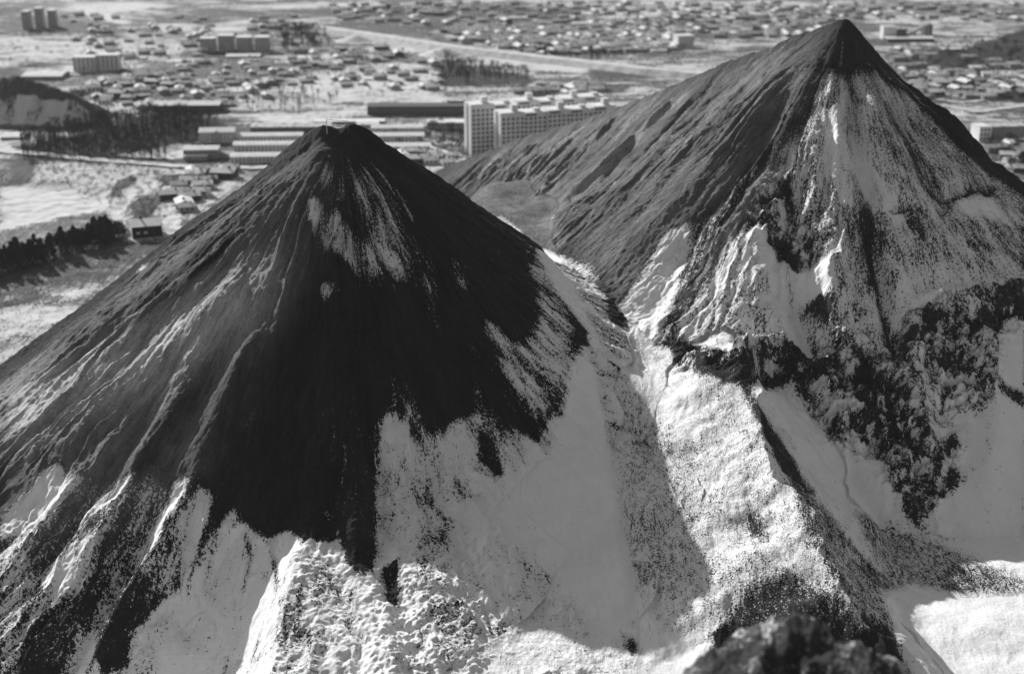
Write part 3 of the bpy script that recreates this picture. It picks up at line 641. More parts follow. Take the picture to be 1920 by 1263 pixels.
# small hill at the left edge and two little snowy tips far off, raised out of the same sheet
def groof(poly, sl, sr): return roof(poly, sl, sr, QX, QY)
yh = ground_y(80, 246); print('yh', yh, g0(80,246), pix(70,152,yh+45))
hill = groof([pix(-120, 150, yh + 55), pix(0, 147, yh + 50), pix(70, 152, yh + 45), pix(130, 176, yh + 40), pix(200, 226, yh + 35)], .5, 1.0)
hill += (fbm(QX / 14, QY / 14, 4, 121) - .5) * 9 * ss(0, 12, hill)
GZ = np.maximum(GZ, hill * (QY > 600))
cy_ = np.interp(QX, [-420, -250, -190], [yh + 52, yh + 46, yh + 38])
hs_ = np.where((QY < cy_ - 13) & (QX < -225), .72 + (fbm(QX / 9, QY / 9, 4, 123) - .5) * 1.2, .0)
GS = np.where((hill > .5) & (QY > 600), hs_, GS)
for (px, py, hm) in [(668, 78, 7), (832, 104, 8)]:
    x, y = g0(px, py); cone = hm - .42 * np.hypot((QX - x) * .8, QY - y)
    GZ = np.maximum(GZ, cone); GS = np.where(cone > 0, 1.0, GS)
GZ += (fbm(QX / 6, QY / 6, 3, 131) - .5) * 1.2 * (QY < 1200)
GS = np.clip(GS, -.2, 1)
gfl = np.stack([QX * .35, QY * .35, QX * 0], -1)
ground_m = heap_mat('plain_snow_and_scrub', .085, .6)
ground = mesh_from_grid('ground', QX, QY, GZ, None, dict(snow=GS, tone=GT, flow=gfl), ground_m)
setp(ground, 'snow-patched plain with fields and scrub beyond the heaps', 'ground', 'structure')

def flatmat(name, v, var=.25, sc=.5, rough=.9):
    m, N, L, b = nodes(name)
    n = N.new('ShaderNodeTexNoise'); n.inputs['Scale'].default_value = sc; n.inputs['Detail'].default_value = 4
    g = N.new('ShaderNodeNewGeometry'); L.new(g.outputs['Position'], n.inputs['Vector'])
    r = N.new('ShaderNodeMapRange'); L.new(n.outputs['Fac'], r.inputs[0]); r.inputs[1].default_value = .3; r.inputs[2].default_value = .7
    r.inputs[3].default_value = v * (1 - var); r.inputs[4].default_value = v * (1 + var); L.new(r.outputs[0], b.inputs['Base Color'])
    b.inputs['Roughness'].default_value = rough
    return m
M = {k: flatmat(*a) for k, a in dict(
    roadsnow=('packed_snow_road', .5, .3, .15), rsnow=('snowy_roof', .62, .12, .2), rpatch=('patchy_snow_roof', .36, .7, .35), wall_w=('white_wall', .62, .1, .3), wall_g=('grey_panel_wall', .24, .15, .3),
    wall_d=('dark_brick_wall', .07, .2, .4), wall_k=('tarred_board_wall', .02, .2, .4), wall_m=('plaster_wall', .34, .15, .3), glass=('dark_window_glass', .03, .2, 1, .2), frame=('pale_window_frame', .55, .1, 1), bark=('bare_bark', .045, .3, 2),
    twig=('dark_twigs', .06, .3, 2), needle=('dark_needles', .018, .4, 1.5), metal=('weathered_metal', .2, .3, 1), bare=('bare_earth_bank', .14, .3, .3)).items()}

def mesh_obj(name, vs, fs, mats, parent=None, mi=None, smooth=False):
    me = bpy.data.meshes.new(name); me.from_pydata(vs, [], fs); me.update()
    for m in mats: me.materials.append(m)
    if mi is not None: me.polygons.foreach_set('material_index', mi)
    if smooth: me.shade_smooth()
    o = bpy.data.objects.new(name, me); COL.objects.link(o)
    if parent: o.parent = parent
    return o
def box(vs, fs, x0, x1, y0, y1, z0, z1):
    n = len(vs); vs += [(x0, y0, z0), (x1, y0, z0), (x1, y1, z0), (x0, y1, z0), (x0, y0, z1), (x1, y0, z1), (x1, y1, z1), (x0, y1, z1)]
    fs += [(n, n + 3, n + 2, n + 1), (n + 4, n + 5, n + 6, n + 7), (n, n + 1, n + 5, n + 4), (n + 1, n + 2, n + 6, n + 5), (n + 2, n + 3, n + 7, n + 6), (n + 3, n, n + 4, n + 7)]
def boxobj(name, mat, parent, *bs):
    vs, fs = [], []
    for b in bs: box(vs, fs, *b)
    return mesh_obj(name, vs, fs, [mat], parent)
def empty(name, x, y, z, rz=0):
    o = bpy.data.objects.new(name, None); COL.objects.link(o); o.location = (x, y, z); o.rotation_euler = (0, 0, rz); o.empty_display_size = 1; return o
def scale_at(px, py):
    x, y = g0(px, py); return (y * CP + CAMZ * SP) / FPX, x, y          # metres per photograph pixel
def hscale(px, py): s, x, y = scale_at(px, py); return s / (y / math.hypot(y, CAMZ))

# ---- roads as thin sheets, and the railway bank
def ribbon(name, pts, w, mat, label, cat, z=.7, kind='structure', hgt=None):
    P_ = []
    for i in range(len(pts) - 1):
        for k in range(8):
            t = k / 8; P_.append(g0(pts[i][0] * (1 - t) + pts[i + 1][0] * t, pts[i][1] * (1 - t) + pts[i + 1][1] * t))
    P_.append(g0(*pts[-1])); vs, fs = [], []
    for i, (x, y) in enumerate(P_):
        a, b = P_[max(i - 1, 0)], P_[min(i + 1, len(P_) - 1)]; dx, dy = b[0] - a[0], b[1] - a[1]; l = math.hypot(dx, dy); nx, ny = -dy / l, dx / l
        zz = max(gh(x, y), -4) + z
        if hgt is None: vs += [(x + nx * w / 2, y + ny * w / 2, zz), (x - nx * w / 2, y - ny * w / 2, zz)]
        else: vs += [(x + nx * (w / 2 + hgt * 1.8), y + ny * (w / 2 + hgt * 1.8), -1), (x + nx * w / 2, y + ny * w / 2, hgt), (x - nx * w / 2, y - ny * w / 2, hgt), (x - nx * (w / 2 + hgt * 1.8), y - ny * (w / 2 + hgt * 1.8), -1)]
    m = 2 if hgt is None else 4
    for i in range(len(P_) - 1):
        for k in range(m - 1): fs.append((i * m + k, i * m + k + 1, (i + 1) * m + k + 1, (i + 1) * m + k))
    return setp(mesh_obj(name, vs, fs, [mat]), label, cat, kind)
ribbon('road', [(-20, 283), (60, 289), (180, 300), (340, 313), (430, 316), (520, 316)], 8, M['roadsnow'], 'snow-covered road along the top of the bank', 'road')
ribbon('embankment', [(585, 56), (700, 72), (850, 95), (1000, 113), (1110, 125), (1210, 137), (1330, 148)], 12, M['roadsnow'], 'long pale railway embankment crossing the plain diagonally', 'embankment', hgt=4.5)
ribbon('road', [(797, 262), (805, 280), (818, 300)], 5, M['roadsnow'], 'short snowy street left of the tall flats', 'road')
ribbon('road', [(800, 276), (835, 286), (870, 302)], 5, M['roadsnow'], 'snowy lane slanting down to the ridge foot', 'road')
ribbon('road', [(1000, 158), (1100, 157), (1200, 158)], 6, M['roadsnow'], 'straight snowy road beyond the tall flats', 'road')
ribbon('road', [(1750, 187), (1800, 193), (1850, 189)], 5, M['roadsnow'], 'white curved lane right of the big heap', 'road')
ribbon('road', [(1765, 198), (1830, 211), (1925, 199)], 6, M['roadsnow'], 'white main road right of the big heap', 'road')
ribbon('road', [(1030, 52), (1200, 60), (1400, 58)], 8, M['roadsnow'], 'distant straight road across the far fields', 'road', z=.9)
# ------------------------------------------------------------------ buildings
win_cache = {}
def window_mesh(w, h):
    k = (round(w, 1), round(h, 1))
    if k not in win_cache:
        vs, fs = [], []
        box(vs, fs, -w / 2 - .12, w / 2 + .12, -.06, .1, -h / 2 - .12, h / 2 + .12); box(vs, fs, -w / 2, -.05, -.10, 0, -h / 2, h / 2); box(vs, fs, .05, w / 2, -.10, 0, -h / 2, h / 2)
        me = bpy.data.meshes.new('window'); me.from_pydata(vs, [], fs); me.materials.append(M['frame']); me.materials.append(M['glass'])
        me.polygons.foreach_set('material_index', [0] * 6 + [1] * 12); me.update(); win_cache[k] = me
    return win_cache[k]
def add_windows(root, W, hgt, rows, cols, z0=1.0, top=.8, y=0.0, ww=None, wh=None, x0=None, x1=None, end=None):
    x0 = -W / 2 if x0 is None else x0; x1 = W / 2 if x1 is None else x1
    sx = (x1 - x0) / cols; sz = (hgt - z0 - top) / rows
    me = window_mesh(ww or sx * .5, wh or sz * .55)
    for r in range(rows):
        for c in range(cols):
            w = bpy.data.objects.new('window', me); COL.objects.link(w); w.parent = root
            w.location = (x0 + (c + .5) * sx, y, z0 + (r + .5) * sz)
    if end:
        L_, n = end
        for r in range(rows):
            for c in range(n):
                w = bpy.data.objects.new('window', me); COL.objects.link(w); w.parent = root; w.rotation_euler = (0, 0, -math.pi / 2)
                w.location = (-W / 2, (c + .5) * L_ / n, z0 + (r + .5) * sz)
def gable(root, W, Dp, h0, rise, mat, over=.5, along='x', name='roof'):
    a, b = W / 2 + over, Dp + over
    if along == 'x': vs = [(-a, -over, h0), (a, -over, h0), (a, b, h0), (-a, b, h0), (-a, Dp / 2, h0 + rise), (a, Dp / 2, h0 + rise)]; fs = [(0, 1, 5, 4), (2, 3, 4, 5), (0, 4, 3), (1, 2, 5), (0, 3, 2, 1)]
    else: vs = [(-a, -over, h0), (a, -over, h0), (a, b, h0), (-a, b, h0), (0, -over, h0 + rise), (0, b, h0 + rise)]; fs = [(0, 4, 5, 3), (1, 2, 5, 4), (0, 1, 4), (2, 3, 5), (0, 3, 2, 1)]
    return mesh_obj(name, vs, fs, [mat], root)
def building(px, py, wpx, hpx, dep, yaw, wall, roofm, label, name='building', cat='building', rows=0, cols=0, rtype='flat', rise=3, wz=1.0, end=None, group=None, chim=0):
    s, x, y = scale_at(px, py); W = wpx * s; hgt = hpx * hscale(px, py)
    r = empty(name, x, y, gh(x, y) - .3, R_(yaw)); setp(r, label, cat, None, group)
    if rtype == 'flat':
        boxobj('wall', M[wall], r, (-W / 2, W / 2, 0, dep, 0, hgt - .5))
        boxobj('roof', M[roofm], r, (-W / 2 - .3, W / 2 + .3, -.3, dep + .3, hgt - .5, hgt))
    else:
        hw = hgt - rise if rtype == 'gable' else hgt
        boxobj('wall', M[wall], r, (-W / 2, W / 2, 0, dep, 0, hw))
        rf = gable(r, W, dep, hw, rise, M[roofm], .6)
        for k in range(chim): boxobj('chimney', M['wall_d'], rf, (-W * .2 + k * 4, -W * .2 + 1 + k * 4, dep * .45, dep * .45 + 1, hw + rise - 1, hw + rise + 1.6))
    if rows: add_windows(r, W, (hgt if rtype == 'flat' else hw), rows, cols, z0=wz, end=end)
    return r, W, hgt
# tall panel flats: two staggered rows of joined staircase blocks
def flats(px, py, n, hgt, lab, step=15.2):
    x0, y0 = g0(px, py); th = R_(20); cx, sx = math.cos(th), math.sin(th)
    for i in range(n):
        dz = (0, -.9, .4, -.5, .2, .6)[i % 6]
        off = (0, 1.6, .3, 1.8, .5, 1.2)[i % 6]
        x, y = x0 + cx * (i * step) - sx * off, y0 + sx * (i * step) + cx * off
        r = empty('apartment_block', x, y, gh(x, y) - .5, th)
        which = ('leftmost and nearest section', 'second section from the left', 'third section from the left', 'fourth section from the left', 'fifth section from the left', 'rightmost section')[i]
        setp(r, '%s of the %s row of pale high-rise flats' % (which, lab), 'apartment block', None, 'pale high-rise flats behind the ridge')
        H_ = hgt + dz; w = step - .15
        boxobj('wall', M['wall_w'], r, (-w / 2, w / 2, 0, 13, 0, H_))
        boxobj('roof', M['rsnow'], r, (-w / 2, w / 2, 0, 13, H_, H_ + .9))
        boxobj('stair_tower', M['wall_w'], r, (w * .02, w * .28, 3, 7.5, H_ + .9, H_ + (4.8 if i % 2 == 0 else 2.6)))
        if i == 0:
            boxobj('end_panel', M['wall_w'], r, (-w / 2 - .5, -w / 2, 0, 3.8, 0, H_ + .6)); boxobj('end_panel', M['wall_w'], r, (-w / 2 - .5, -w / 2, 9, 13, 0, H_ + .6))
            boxobj('end_strip', M['wall_g'], r, (-w / 2 - .2, -w / 2, 5.5, 7.5, 0, H_ - 1))
        else: boxobj('attic_recess', M['glass'], r, (-w * .42, w * .05, -.15, 0, H_ - 1.3, H_ - .3))
        for bx in (-w * .32, w * .36): pass
        add_windows(r, w, H_, 10, 5, z0=1.5, top=1.6, ww=1.5, wh=1.5)
flats(906, 291, 6, 31.5, 'back')
flats(962, 307, 5, 31.0, 'front')
# low rows, works and houses (pixel of the front foot, pixel width and height, real depth)
B_ = building
B_(350, 212, 122, 19, 18, 2, 'wall_d', 'rsnow', 'long dark works hall with white roof on the left plain', 'factory_hall', 'factory', rtype='gable', rise=1.8)
B_(78, 150, 74, 12, 26, 1, 'wall_g', 'rsnow', 'broad shed with bright snowy roof above the left hill', 'storage_shed', 'shed', rtype='gable', rise=1.8)
B_(455, 109, 62, 6, 16, 2, 'wall_g', 'rsnow', 'far narrow hall with white roof below hazy towers', 'storage_shed', 'shed', rtype='gable', rise=1.2)
r, W, hh = B_(407, 268, 64, 26, 13, 4, 'wall_w', 'rsnow', 'school-like building with central gable, left of the dark heap', 'school_building', 'school', 3, 10, 'gable', 1.8)
g = gable(r, 7, 6, hh - 4, 3.2, M['wall_m'], .2, 'y', 'gable'); g.location = (0, -.8, 0)
boxobj('projection', M['wall_m'], r, (-3.3, 3.3, -.8, .2, 0, hh - 4))
r, W, hh = B_(377, 298, 64, 21, 12, 5, 'wall_g', 'rsnow', 'grey two-storey hall with white roof in front of the school', 'hall', 'hall', 2, 7, 'gable', 1.2)
boxobj('annex', M['wall_g'], r, (-W * .45, W * .2, -5, 0, 0, hh * .4)); boxobj('annex_roof', M['rsnow'], r, (-W * .46, W * .21, -5.3, .1, hh * .4, hh * .4 + .5))
B_(422, 296, 30, 8, 10, 5, 'wall_g', 'wall_g', 'low grey garage block right of the two-storey hall', 'garage_block', 'garage')
for k, (px, py, w, h, lab) in enumerate([(505, 267, 122, 16, 'farthest of three long window rows left of the dark summit'), (500, 287, 122, 19, 'middle one of three long window rows left of the dark summit'), (495, 306, 124, 17, 'nearest of three long window rows left of the dark summit')]):
    B_(px, py, w, h, 11, 3, 'wall_w', 'rsnow', lab, 'row_building', 'row building', 3, 17, rtype='gable', rise=1.1, group='long low buildings left of the summit')
B_(545, 249, 150, 12, 14, 3, 'wall_d', 'rpatch', 'long dark building just behind the left window rows', 'row_building', 'row building', 1, 16)
for k, (px, py, w, h, lab) in enumerate([(745, 251, 96, 15, 'farthest of the low rows right of the dark summit'), (742, 269, 104, 18, 'middle low row right of the dark summit'), (760, 286, 92, 15, 'nearest low row right of the dark summit')]):
    B_(px, py, w, h, 11, 2, 'wall_w', 'rsnow', lab, 'row_building', 'row building', 3, 15, rtype='gable', rise=1.1, group='long low buildings right of the summit')
B_(782, 216, 186, 17, 15, 1, 'wall_d', 'wall_d', 'very long dark ribbed building behind the dark summit', 'row_building', 'row building', 1, 26)
B_(900, 208, 120, 20, 15, 1, 'wall_d', 'rpatch', 'dark long building directly left of the pale flats', 'row_building', 'row building', 2, 16)
B_(860, 243, 118, 13, 12, 1, 'wall_g', 'rsnow', 'grey low building in front of the long dark ones', 'row_building', 'row building', 2, 14)
B_(820, 238, 30, 8, 8, -6, 'wall_w', 'rsnow', 'small white building among dark trees near the flats', 'white_house', 'house', 1, 4)
B_(655, 232, 130, 6, 9, 2, 'wall_g', 'rsnow', 'low snow-roofed shed row behind the summit notch', 'shed_row', 'shed')
# the near house; a white panel paints the sunlight on its gable end
r, W, hh = B_(277, 446, 54, 31, 14, 18, 'wall_k', 'rsnow', 'dark house with snowy roof at the foot of the black heap', 'house', 'house', rtype='gable', rise=2.4, chim=1)
for xx in (-5.2, -1.6):
    boxobj('window', M['frame'], r, (xx, xx + 1.8, -.08, .02, 2.4, 3.6))
boxobj('door', M['glass'], r, (2.4, 3.6, -.08, .02, 0, 2.4)); boxobj('sunlit_end', M['wall_w'], r, (-W / 2 - .12, -W / 2, .5, 13.5, .5, hh - 2.8))
B_(45, 277, 46, 9, 9, 0, 'wall_w', 'rsnow', 'white low house by the road at the left edge', 'white_house', 'house', 1, 5, 'gable', 2)
for i, (px, py, w, h) in enumerate([(390, 98, 28, 26), (424, 97, 28, 30), (458, 97, 28, 27), (492, 98, 26, 28)]):
    B_(px, py, w, h, 13, 4, 'wall_m', 'rsnow', '%s of four hazy grey tower blocks on the far left plain' % ('first', 'second', 'third', 'fourth')[i], 'apartment_block', 'apartment block', 8, 4, group='hazy far tower blocks')
for i, (px, py, w, h) in enumerate([(158, 134, 40, 26), (203, 132, 40, 28)]):
    B_(px, py, w, h, 13, 4, 'wall_w', 'rsnow', '%s of the two grey blocks above the long hall' % ('left', 'right')[i], 'apartment_block', 'apartment block', 6, 5)
for i, (px, py, w, h) in enumerate([(50, 56, 14, 34), (74, 54, 13, 38), (98, 52, 13, 32)]):
    B_(px, py, w, h, 12, 4, 'wall_m', 'rsnow', '%s of three faint towers in the top left haze' % ('left', 'middle', 'right')[i], 'apartment_block', 'apartment block', 10, 3, group='faint towers in the top left haze')
B_(1286, 89, 32, 22, 14, 14, 'wall_w', 'rsnow', 'lone white block of flats on the far plain', 'apartment_block', 'apartment block', 6, 5)
B_(1236, 99, 30, 5, 8, 8, 'wall_w', 'rsnow', 'small white building left of the lone white block', 'white_house', 'house')
# mine works right of the tall summit
s, x, y = scale_at(1705, 78)
B_(1708, 79, 88, 9, 16, 3, 'wall_d', 'rsnow', 'long low works hall with white roof right of the tall summit', 'factory_hall', 'factory', rtype='gable', rise=1.2)
B_(1667, 74, 24, 24, 10, 5, 'wall_w', 'rsnow', 'white works tower left of the slanted conveyor', 'works_tower', 'tower')
B_(1690, 71, 20, 17, 8, 3, 'wall_d', 'rpatch', 'dark works block between white tower and conveyor', 'works_block', 'works building', 2, 4)
B_(1741, 67, 13, 20, 8, 3, 'wall_d', 'wall_d', 'dark upright works tower under the conveyor head', 'works_tower', 'tower')
x1, y1 = g0(1700, 71); x2, y2 = g0(1738, 69); hx = 26 * hscale(1730, 70)
c = empty('conveyor', x1, y1, 0); setp(c, 'slanted conveyor bridge rising to the dark works tower', 'conveyor')
L_ = x2 - x1
def beam(vs, fs, a, b, w):
    a = Vector(a); b = Vector(b); d = (b - a).normalized(); u_ = d.cross(Vector((0, 1, 0))).normalized() * w / 2; v_ = d.cross(u_).normalized() * w / 2; n = len(vs)
    for p in (a, b):
        for su, sv in ((-1, -1), (1, -1), (1, 1), (-1, 1)): vs.append(tuple(p + u_ * su + v_ * sv))
    fs += [(n + k, n + (k + 1) % 4, n + 4 + (k + 1) % 4, n + 4 + k) for k in range(4)] + [(n + 3, n + 2, n + 1, n), (n + 4, n + 5, n + 6, n + 7)]
vs, fs = [], []; beam(vs, fs, (0, 0, 2), (L_, 0, hx), 2.6); mesh_obj('gallery', vs, fs, [M['wall_m']], c)
for t in (.35, .65, .95):
    vs, fs = [], []; beam(vs, fs, (L_ * t - 1.5, 0, 0), (L_ * t, 0, 2 + (hx - 2) * t), .7); beam(vs, fs, (L_ * t + 1.5, 0, 0), (L_ * t, 0, 2 + (hx - 2) * t), .7); mesh_obj('trestle', vs, fs, [M['metal']], c)
# right edge of the picture
B_(1845, 266, 22, 30, 12, 10, 'wall_w', 'rsnow', 'bright white gable-end building at the right edge', 'white_house', 'building', 3, 3)
B_(1892, 262, 72, 26, 12, 6, 'wall_g', 'rpatch', 'grey flats with window rows at the right edge', 'apartment_block', 'apartment block', 4, 9)

for px, py, w, h, wl_, lab in [(252, 112, 42, 5, 'wall_d', 'long white-roofed shed below the grey tower blocks'), (335, 118, 34, 4, 'wall_m', 'small flat shed right below the far tower blocks'), (190, 84, 56, 4, 'wall_m', 'thin far shed right of the faint towers'),
        (650, 118, 44, 5, 'wall_d', 'far shed just below the start of the railway embankment'), (560, 96, 30, 6, 'wall_g', 'grey shed beside the hazy dark trees'), (700, 150, 36, 5, 'wall_m', 'lone barn in the middle of the white snowfield'),
        (330, 165, 34, 5, 'wall_w', 'white-roofed shed above the long works hall'), (128, 262, 46, 7, 'wall_g', 'grey shed at the left end of the dark wood'), (22, 262, 40, 8, 'wall_g', 'grey shed below the left hill at the picture edge'),
        (420, 330, 40, 7, 'wall_d', 'dark barn directly below the two-storey hall'), (372, 352, 26, 8, 'wall_w', 'pale barn among the garden huts'), (318, 362, 30, 8, 'wall_d', 'dark barn above the near dark house'),
        (620, 252, 60, 7, 'wall_d', 'dark low works building left behind the summit'), (690, 238, 40, 8, 'wall_w', 'pale works building right behind the summit notch'), (1110, 46, 70, 4, 'wall_m', 'very long distant shed on the far fields'),
        (960, 36, 60, 4, 'wall_d', 'dark distant shed near the upper edge'), (1400, 30, 54, 5, 'wall_m', 'pale distant works left of the tall summit'), (1790, 96, 44, 6, 'wall_d', 'dark shed in the scrub right of the works'),
        (1850, 130, 50, 6, 'wall_w', 'white-roofed shed in the scrub at the right edge')]:
    B_(px, py, w, h, random.uniform(10, 18), random.choice([2, 5, 9]), wl_, 'rsnow', lab, 'shed', 'shed', rtype='gable', rise=1.0)

# ---- small village houses: one mesh each, walls and snowy roof
def cottage(W, Dp, h, rise, wall):
    vs, fs = [], []; box(vs, fs, -W / 2, W / 2, 0, Dp, 0, h); mi = [0] * 6
    a = W / 2 + .4; n = len(vs); vs += [(-a, -.4, h), (a, -.4, h), (a, Dp + .4, h), (-a, Dp + .4, h), (-a, Dp / 2, h + rise), (a, Dp / 2, h + rise)]
    fs += [(n, n + 1, n + 5, n + 4), (n + 2, n + 3, n + 4, n + 5), (n, n + 4, n + 3), (n + 1, n + 2, n + 5)]; mi += [1, 1, 0, 0]
    for xx in (-W * .3, 0, W * .3): box(vs, fs, xx - .5, xx + .5, -.06, .05, 1, 2.2); mi += [2] * 6
    box(vs, fs, W * .2, W * .2 + .8, Dp * .4, Dp * .4 + .8, h + rise * .4, h + rise + .9); mi += [0] * 6
    me = bpy.data.meshes.new('village_house'); me.from_pydata(vs, [], fs)
    for m in (M[wall], M['rsnow'] if wall != 'wall_g' else M['rpatch'], M['glass']): me.materials.append(m)
    me.polygons.foreach_set('material_index', mi); me.update(); return me
cots = [cottage(9, 7, 2.8, 1.5, 'wall_m'), cottage(11, 7.5, 3, 1.6, 'wall_d'), cottage(8, 6, 2.6, 1.3, 'wall_w'), cottage(14, 8, 3, 1.4, 'wall_g')]
random.seed(11)
def inpoly(x, y, p):
    c = False
    for i in range(len(p)):
        (x1, y1), (x2, y2) = p[i], p[(i + 1) % len(p)]
        if (y1 > y) != (y2 > y) and x < (x2 - x1) * (y - y1) / (y2 - y1) + x1: c = not c
    return c
taken = []
def scatter(p, n, mind):
    out = []; xs = [a for a, b in p]; ys = [b for a, b in p]; t = 0
    while len(out) < n and t < n * 40:
        t += 1; a, b = random.uniform(min(xs), max(xs)), random.uniform(min(ys), max(ys))
        if not inpoly(a, b, p): continue
        x, y = g0(a, b)
        if any((x - u) ** 2 + (y - v) ** 2 < mind * mind for u, v in taken): continue
        taken.append((x, y)); out.append((x, y))
    return out
for p, n, lab, grp in [([(830, 56), (1240, 66), (1260, 92), (1010, 102), (850, 80)], 105, 'snow-roofed cottage in the far village above the pale flats', 'cottages of the far village'),
        ([(1340, 52), (1530, 58), (1500, 74), (1330, 72)], 26, 'tiny pale cottage left of the tall summit', 'cottages left of the tall summit'),
        ([(1000, 162), (1130, 160), (1120, 178), (960, 180)], 22, 'small cottage right behind the roofs of the pale flats', 'cottages behind the flats'),
        ([(1670, 150), (1925, 140), (1925, 188), (1720, 184)], 26, 'scattered cottage on the plain right of the big heap', 'cottages right of the big heap'),
        ([(140, 160), (350, 132), (350, 176), (190, 205), (150, 200)], 26, 'snowy cottage between the left hill and the long hall', 'cottages by the long hall'),
        ([(1852, 275), (1925, 275), (1925, 335), (1885, 312)], 9, 'near cottage among dark trees at the right edge', 'cottages at the right edge'),
        ([(345, 326), (440, 322), (350, 400), (300, 395)], 15, 'garden hut below the snowy road on the left', 'garden huts'),
        ([(560, 100), (740, 92), (740, 116), (560, 130)], 16, 'small house near the pale railway embankment', 'houses by the embankment'),
        ([(690, 290), (850, 292), (850, 312), (735, 312)], 12, 'little snow-roofed garage at the foot of the flats', 'garages below the flats'),
        ([(620, 8), (1560, 8), (1560, 40), (900, 48), (640, 40)], 34, 'very distant pale farm building near the upper edge', 'distant farm buildings')]:
    for (x, y) in scatter(p, n, 11):
        o = bpy.data.objects.new('village_house', random.choice(cots)); COL.objects.link(o); o.location = (x, y, gh(x, y) - .2)
        o.rotation_euler = (0, 0, R_(random.choice([10, 14, 20, -70, -8]) + random.uniform(-4, 4))); k = random.uniform(.85, 1.3); o.scale = (k, k, k * random.uniform(.9, 1.2))
        setp(o, lab, 'house', None, grp)

# ------------------------------------------------------------------ trees
def tube(vs, fs, a, b, r0, r1):
    a = Vector(a); b = Vector(b); d = (b - a).normalized(); s_ = d.cross(Vector((.31, .95, .1))).normalized(); t_ = d.cross(s_); n = len(vs)
    for p, r in ((a, r0), (b, r1)):
        for k in range(3): an = k * 2.0944; vs.append(tuple(p + (s_ * math.cos(an) + t_ * math.sin(an)) * r))
    fs += [(n + k, n + (k + 1) % 3, n + 3 + (k + 1) % 3, n + 3 + k) for k in range(3)]
def bare_tree(seed, h):
    rd = random.Random(seed); tv, tf, cv, cf = [], [], [], []
    def grow(p, d, l, r, lev):
        q = p + d * l; tube(*((tv, tf) if lev < 1 else (cv, cf)), p, q, r, r * .65)
        if lev >= 4: return
        for k in range(3 if lev < 3 else 2):
            nd = (d + Vector((rd.uniform(-1, 1), rd.uniform(-1, 1), rd.uniform(-.15, .7))) * .62).normalized()
            grow(p + d * l * rd.uniform(.55, 1), nd, l * rd.uniform(.55, .78), r * .6, lev + 1)
    p = Vector((0, 0, -.3)); d = Vector((rd.uniform(-.05, .05), rd.uniform(-.05, .05), 1)).normalized()
    grow(p, d, h * .38, h * .022, 0); grow(p + d * h * .36, d, h * .26, h * .016, 1)
    n = len(tv); return tv + cv, tf + [tuple(i + n for i in f) for f in cf], [0] * len(tf) + [1] * len(cf)
def conifer(seed, h):
    rd = random.Random(seed); tv, tf, cv, cf = [], [], [], []
    tube(tv, tf, (0, 0, -.3), (0, 0, h * .9), h * .02, .03)
    for k in range(300):
        t = rd.random() ** .8; z = h * (.08 + .92 * t); R0 = h * .24 * (1 - t) ** .8 + .12
        an = rd.uniform(0, 6.283); r = R0 * math.sqrt(rd.uniform(.1, 1.15)); c = Vector((math.cos(an) * r, math.sin(an) * r, z)); s_ = rd.uniform(.35, .9) * h / 10
        o_ = Vector((math.cos(an), math.sin(an), -.5)) * s_; w_ = Vector((-math.sin(an), math.cos(an), rd.uniform(-.2, .2))) * s_ * .5; n = len(cv)
        cv += [tuple(c - o_ * .4 + w_), tuple(c - o_ * .4 - w_), tuple(c + o_), tuple(c + Vector((0, 0, s_ * .5)))]; cf += [(n, n + 1, n + 2), (n, n + 2, n + 3), (n + 1, n + 3, n + 2)]
    return tv, tf, cv, cf
def round_crown(seed, h):
    rd = random.Random(seed); tv, tf, cv, cf = [], [], [], []
    tube(tv, tf, (0, 0, -.3), (0, 0, h * .6), h * .035, h * .015)
    lobes = [(Vector((rd.uniform(-.22, .22) * h, rd.uniform(-.22, .22) * h, h * rd.uniform(.4, .75))), h * rd.uniform(.16, .28)) for _ in range(7)]
    for k in range(650):
        c0, R0 = rd.choice(lobes); v = Vector((rd.gauss(0, 1), rd.gauss(0, 1), rd.gauss(0, 1))).normalized() * R0 * rd.uniform(.5, 1.05); c = c0 + v; s_ = h * rd.uniform(.02, .05); n = len(cv)
        for _ in range(3): cv.append(tuple(c + Vector((rd.uniform(-1, 1), rd.uniform(-1, 1), rd.uniform(-1, 1))) * s_))
        cf.append((n, n + 1, n + 2))
    return tv, tf, cv, cf
bts = []
for sd_ in range(5):
    v, f, mi = bare_tree(sd_, 10); me = bpy.data.meshes.new('bare_tree'); me.from_pydata(v, [], f); me.materials.append(M['bark']); me.materials.append(M['twig']); me.polygons.foreach_set('material_index', mi); me.update(); bts.append(me)
def two(name, data):
    tv, tf, cv, cf = data; a = bpy.data.meshes.new('trunk'); a.from_pydata(tv, [], tf); a.materials.append(M['bark']); a.update()
    b = bpy.data.meshes.new('crown'); b.from_pydata(cv, [], cf); b.materials.append(M['needle']); b.update(); return (name, a, b)
cons = [two('conifer_tree', conifer(s_, 10)) for s_ in range(4)]; rnd = [two('leafy_tree', round_crown(s_, 10)) for s_ in range(4)]
def plant(kind, x, y, h, lab, grp):
    name, a, b = kind; r = empty(name, x, y, gh(x, y)); r.scale = (h / 10 * random.uniform(.85, 1.2),) * 2 + (h / 10,); r.rotation_euler = (0, 0, random.uniform(0, 6.28)); setp(r, lab, 'tree', None, grp)
    for n_, me in (('trunk', a), ('crown', b)):
        o = bpy.data.objects.new(n_, me); COL.objects.link(o); o.parent = r
def bare(x, y, h, lab, grp):
    o = bpy.data.objects.new('bare_tree', random.choice(bts)); COL.objects.link(o); o.location = (x, y, gh(x, y)); o.scale = (h / 10,) * 3; o.rotation_euler = (0, 0, random.uniform(0, 6.28)); setp(o, lab, 'tree', None, grp)
random.seed(5)
line = [(-30, 520), (40, 498), (120, 474), (190, 452), (232, 442)]
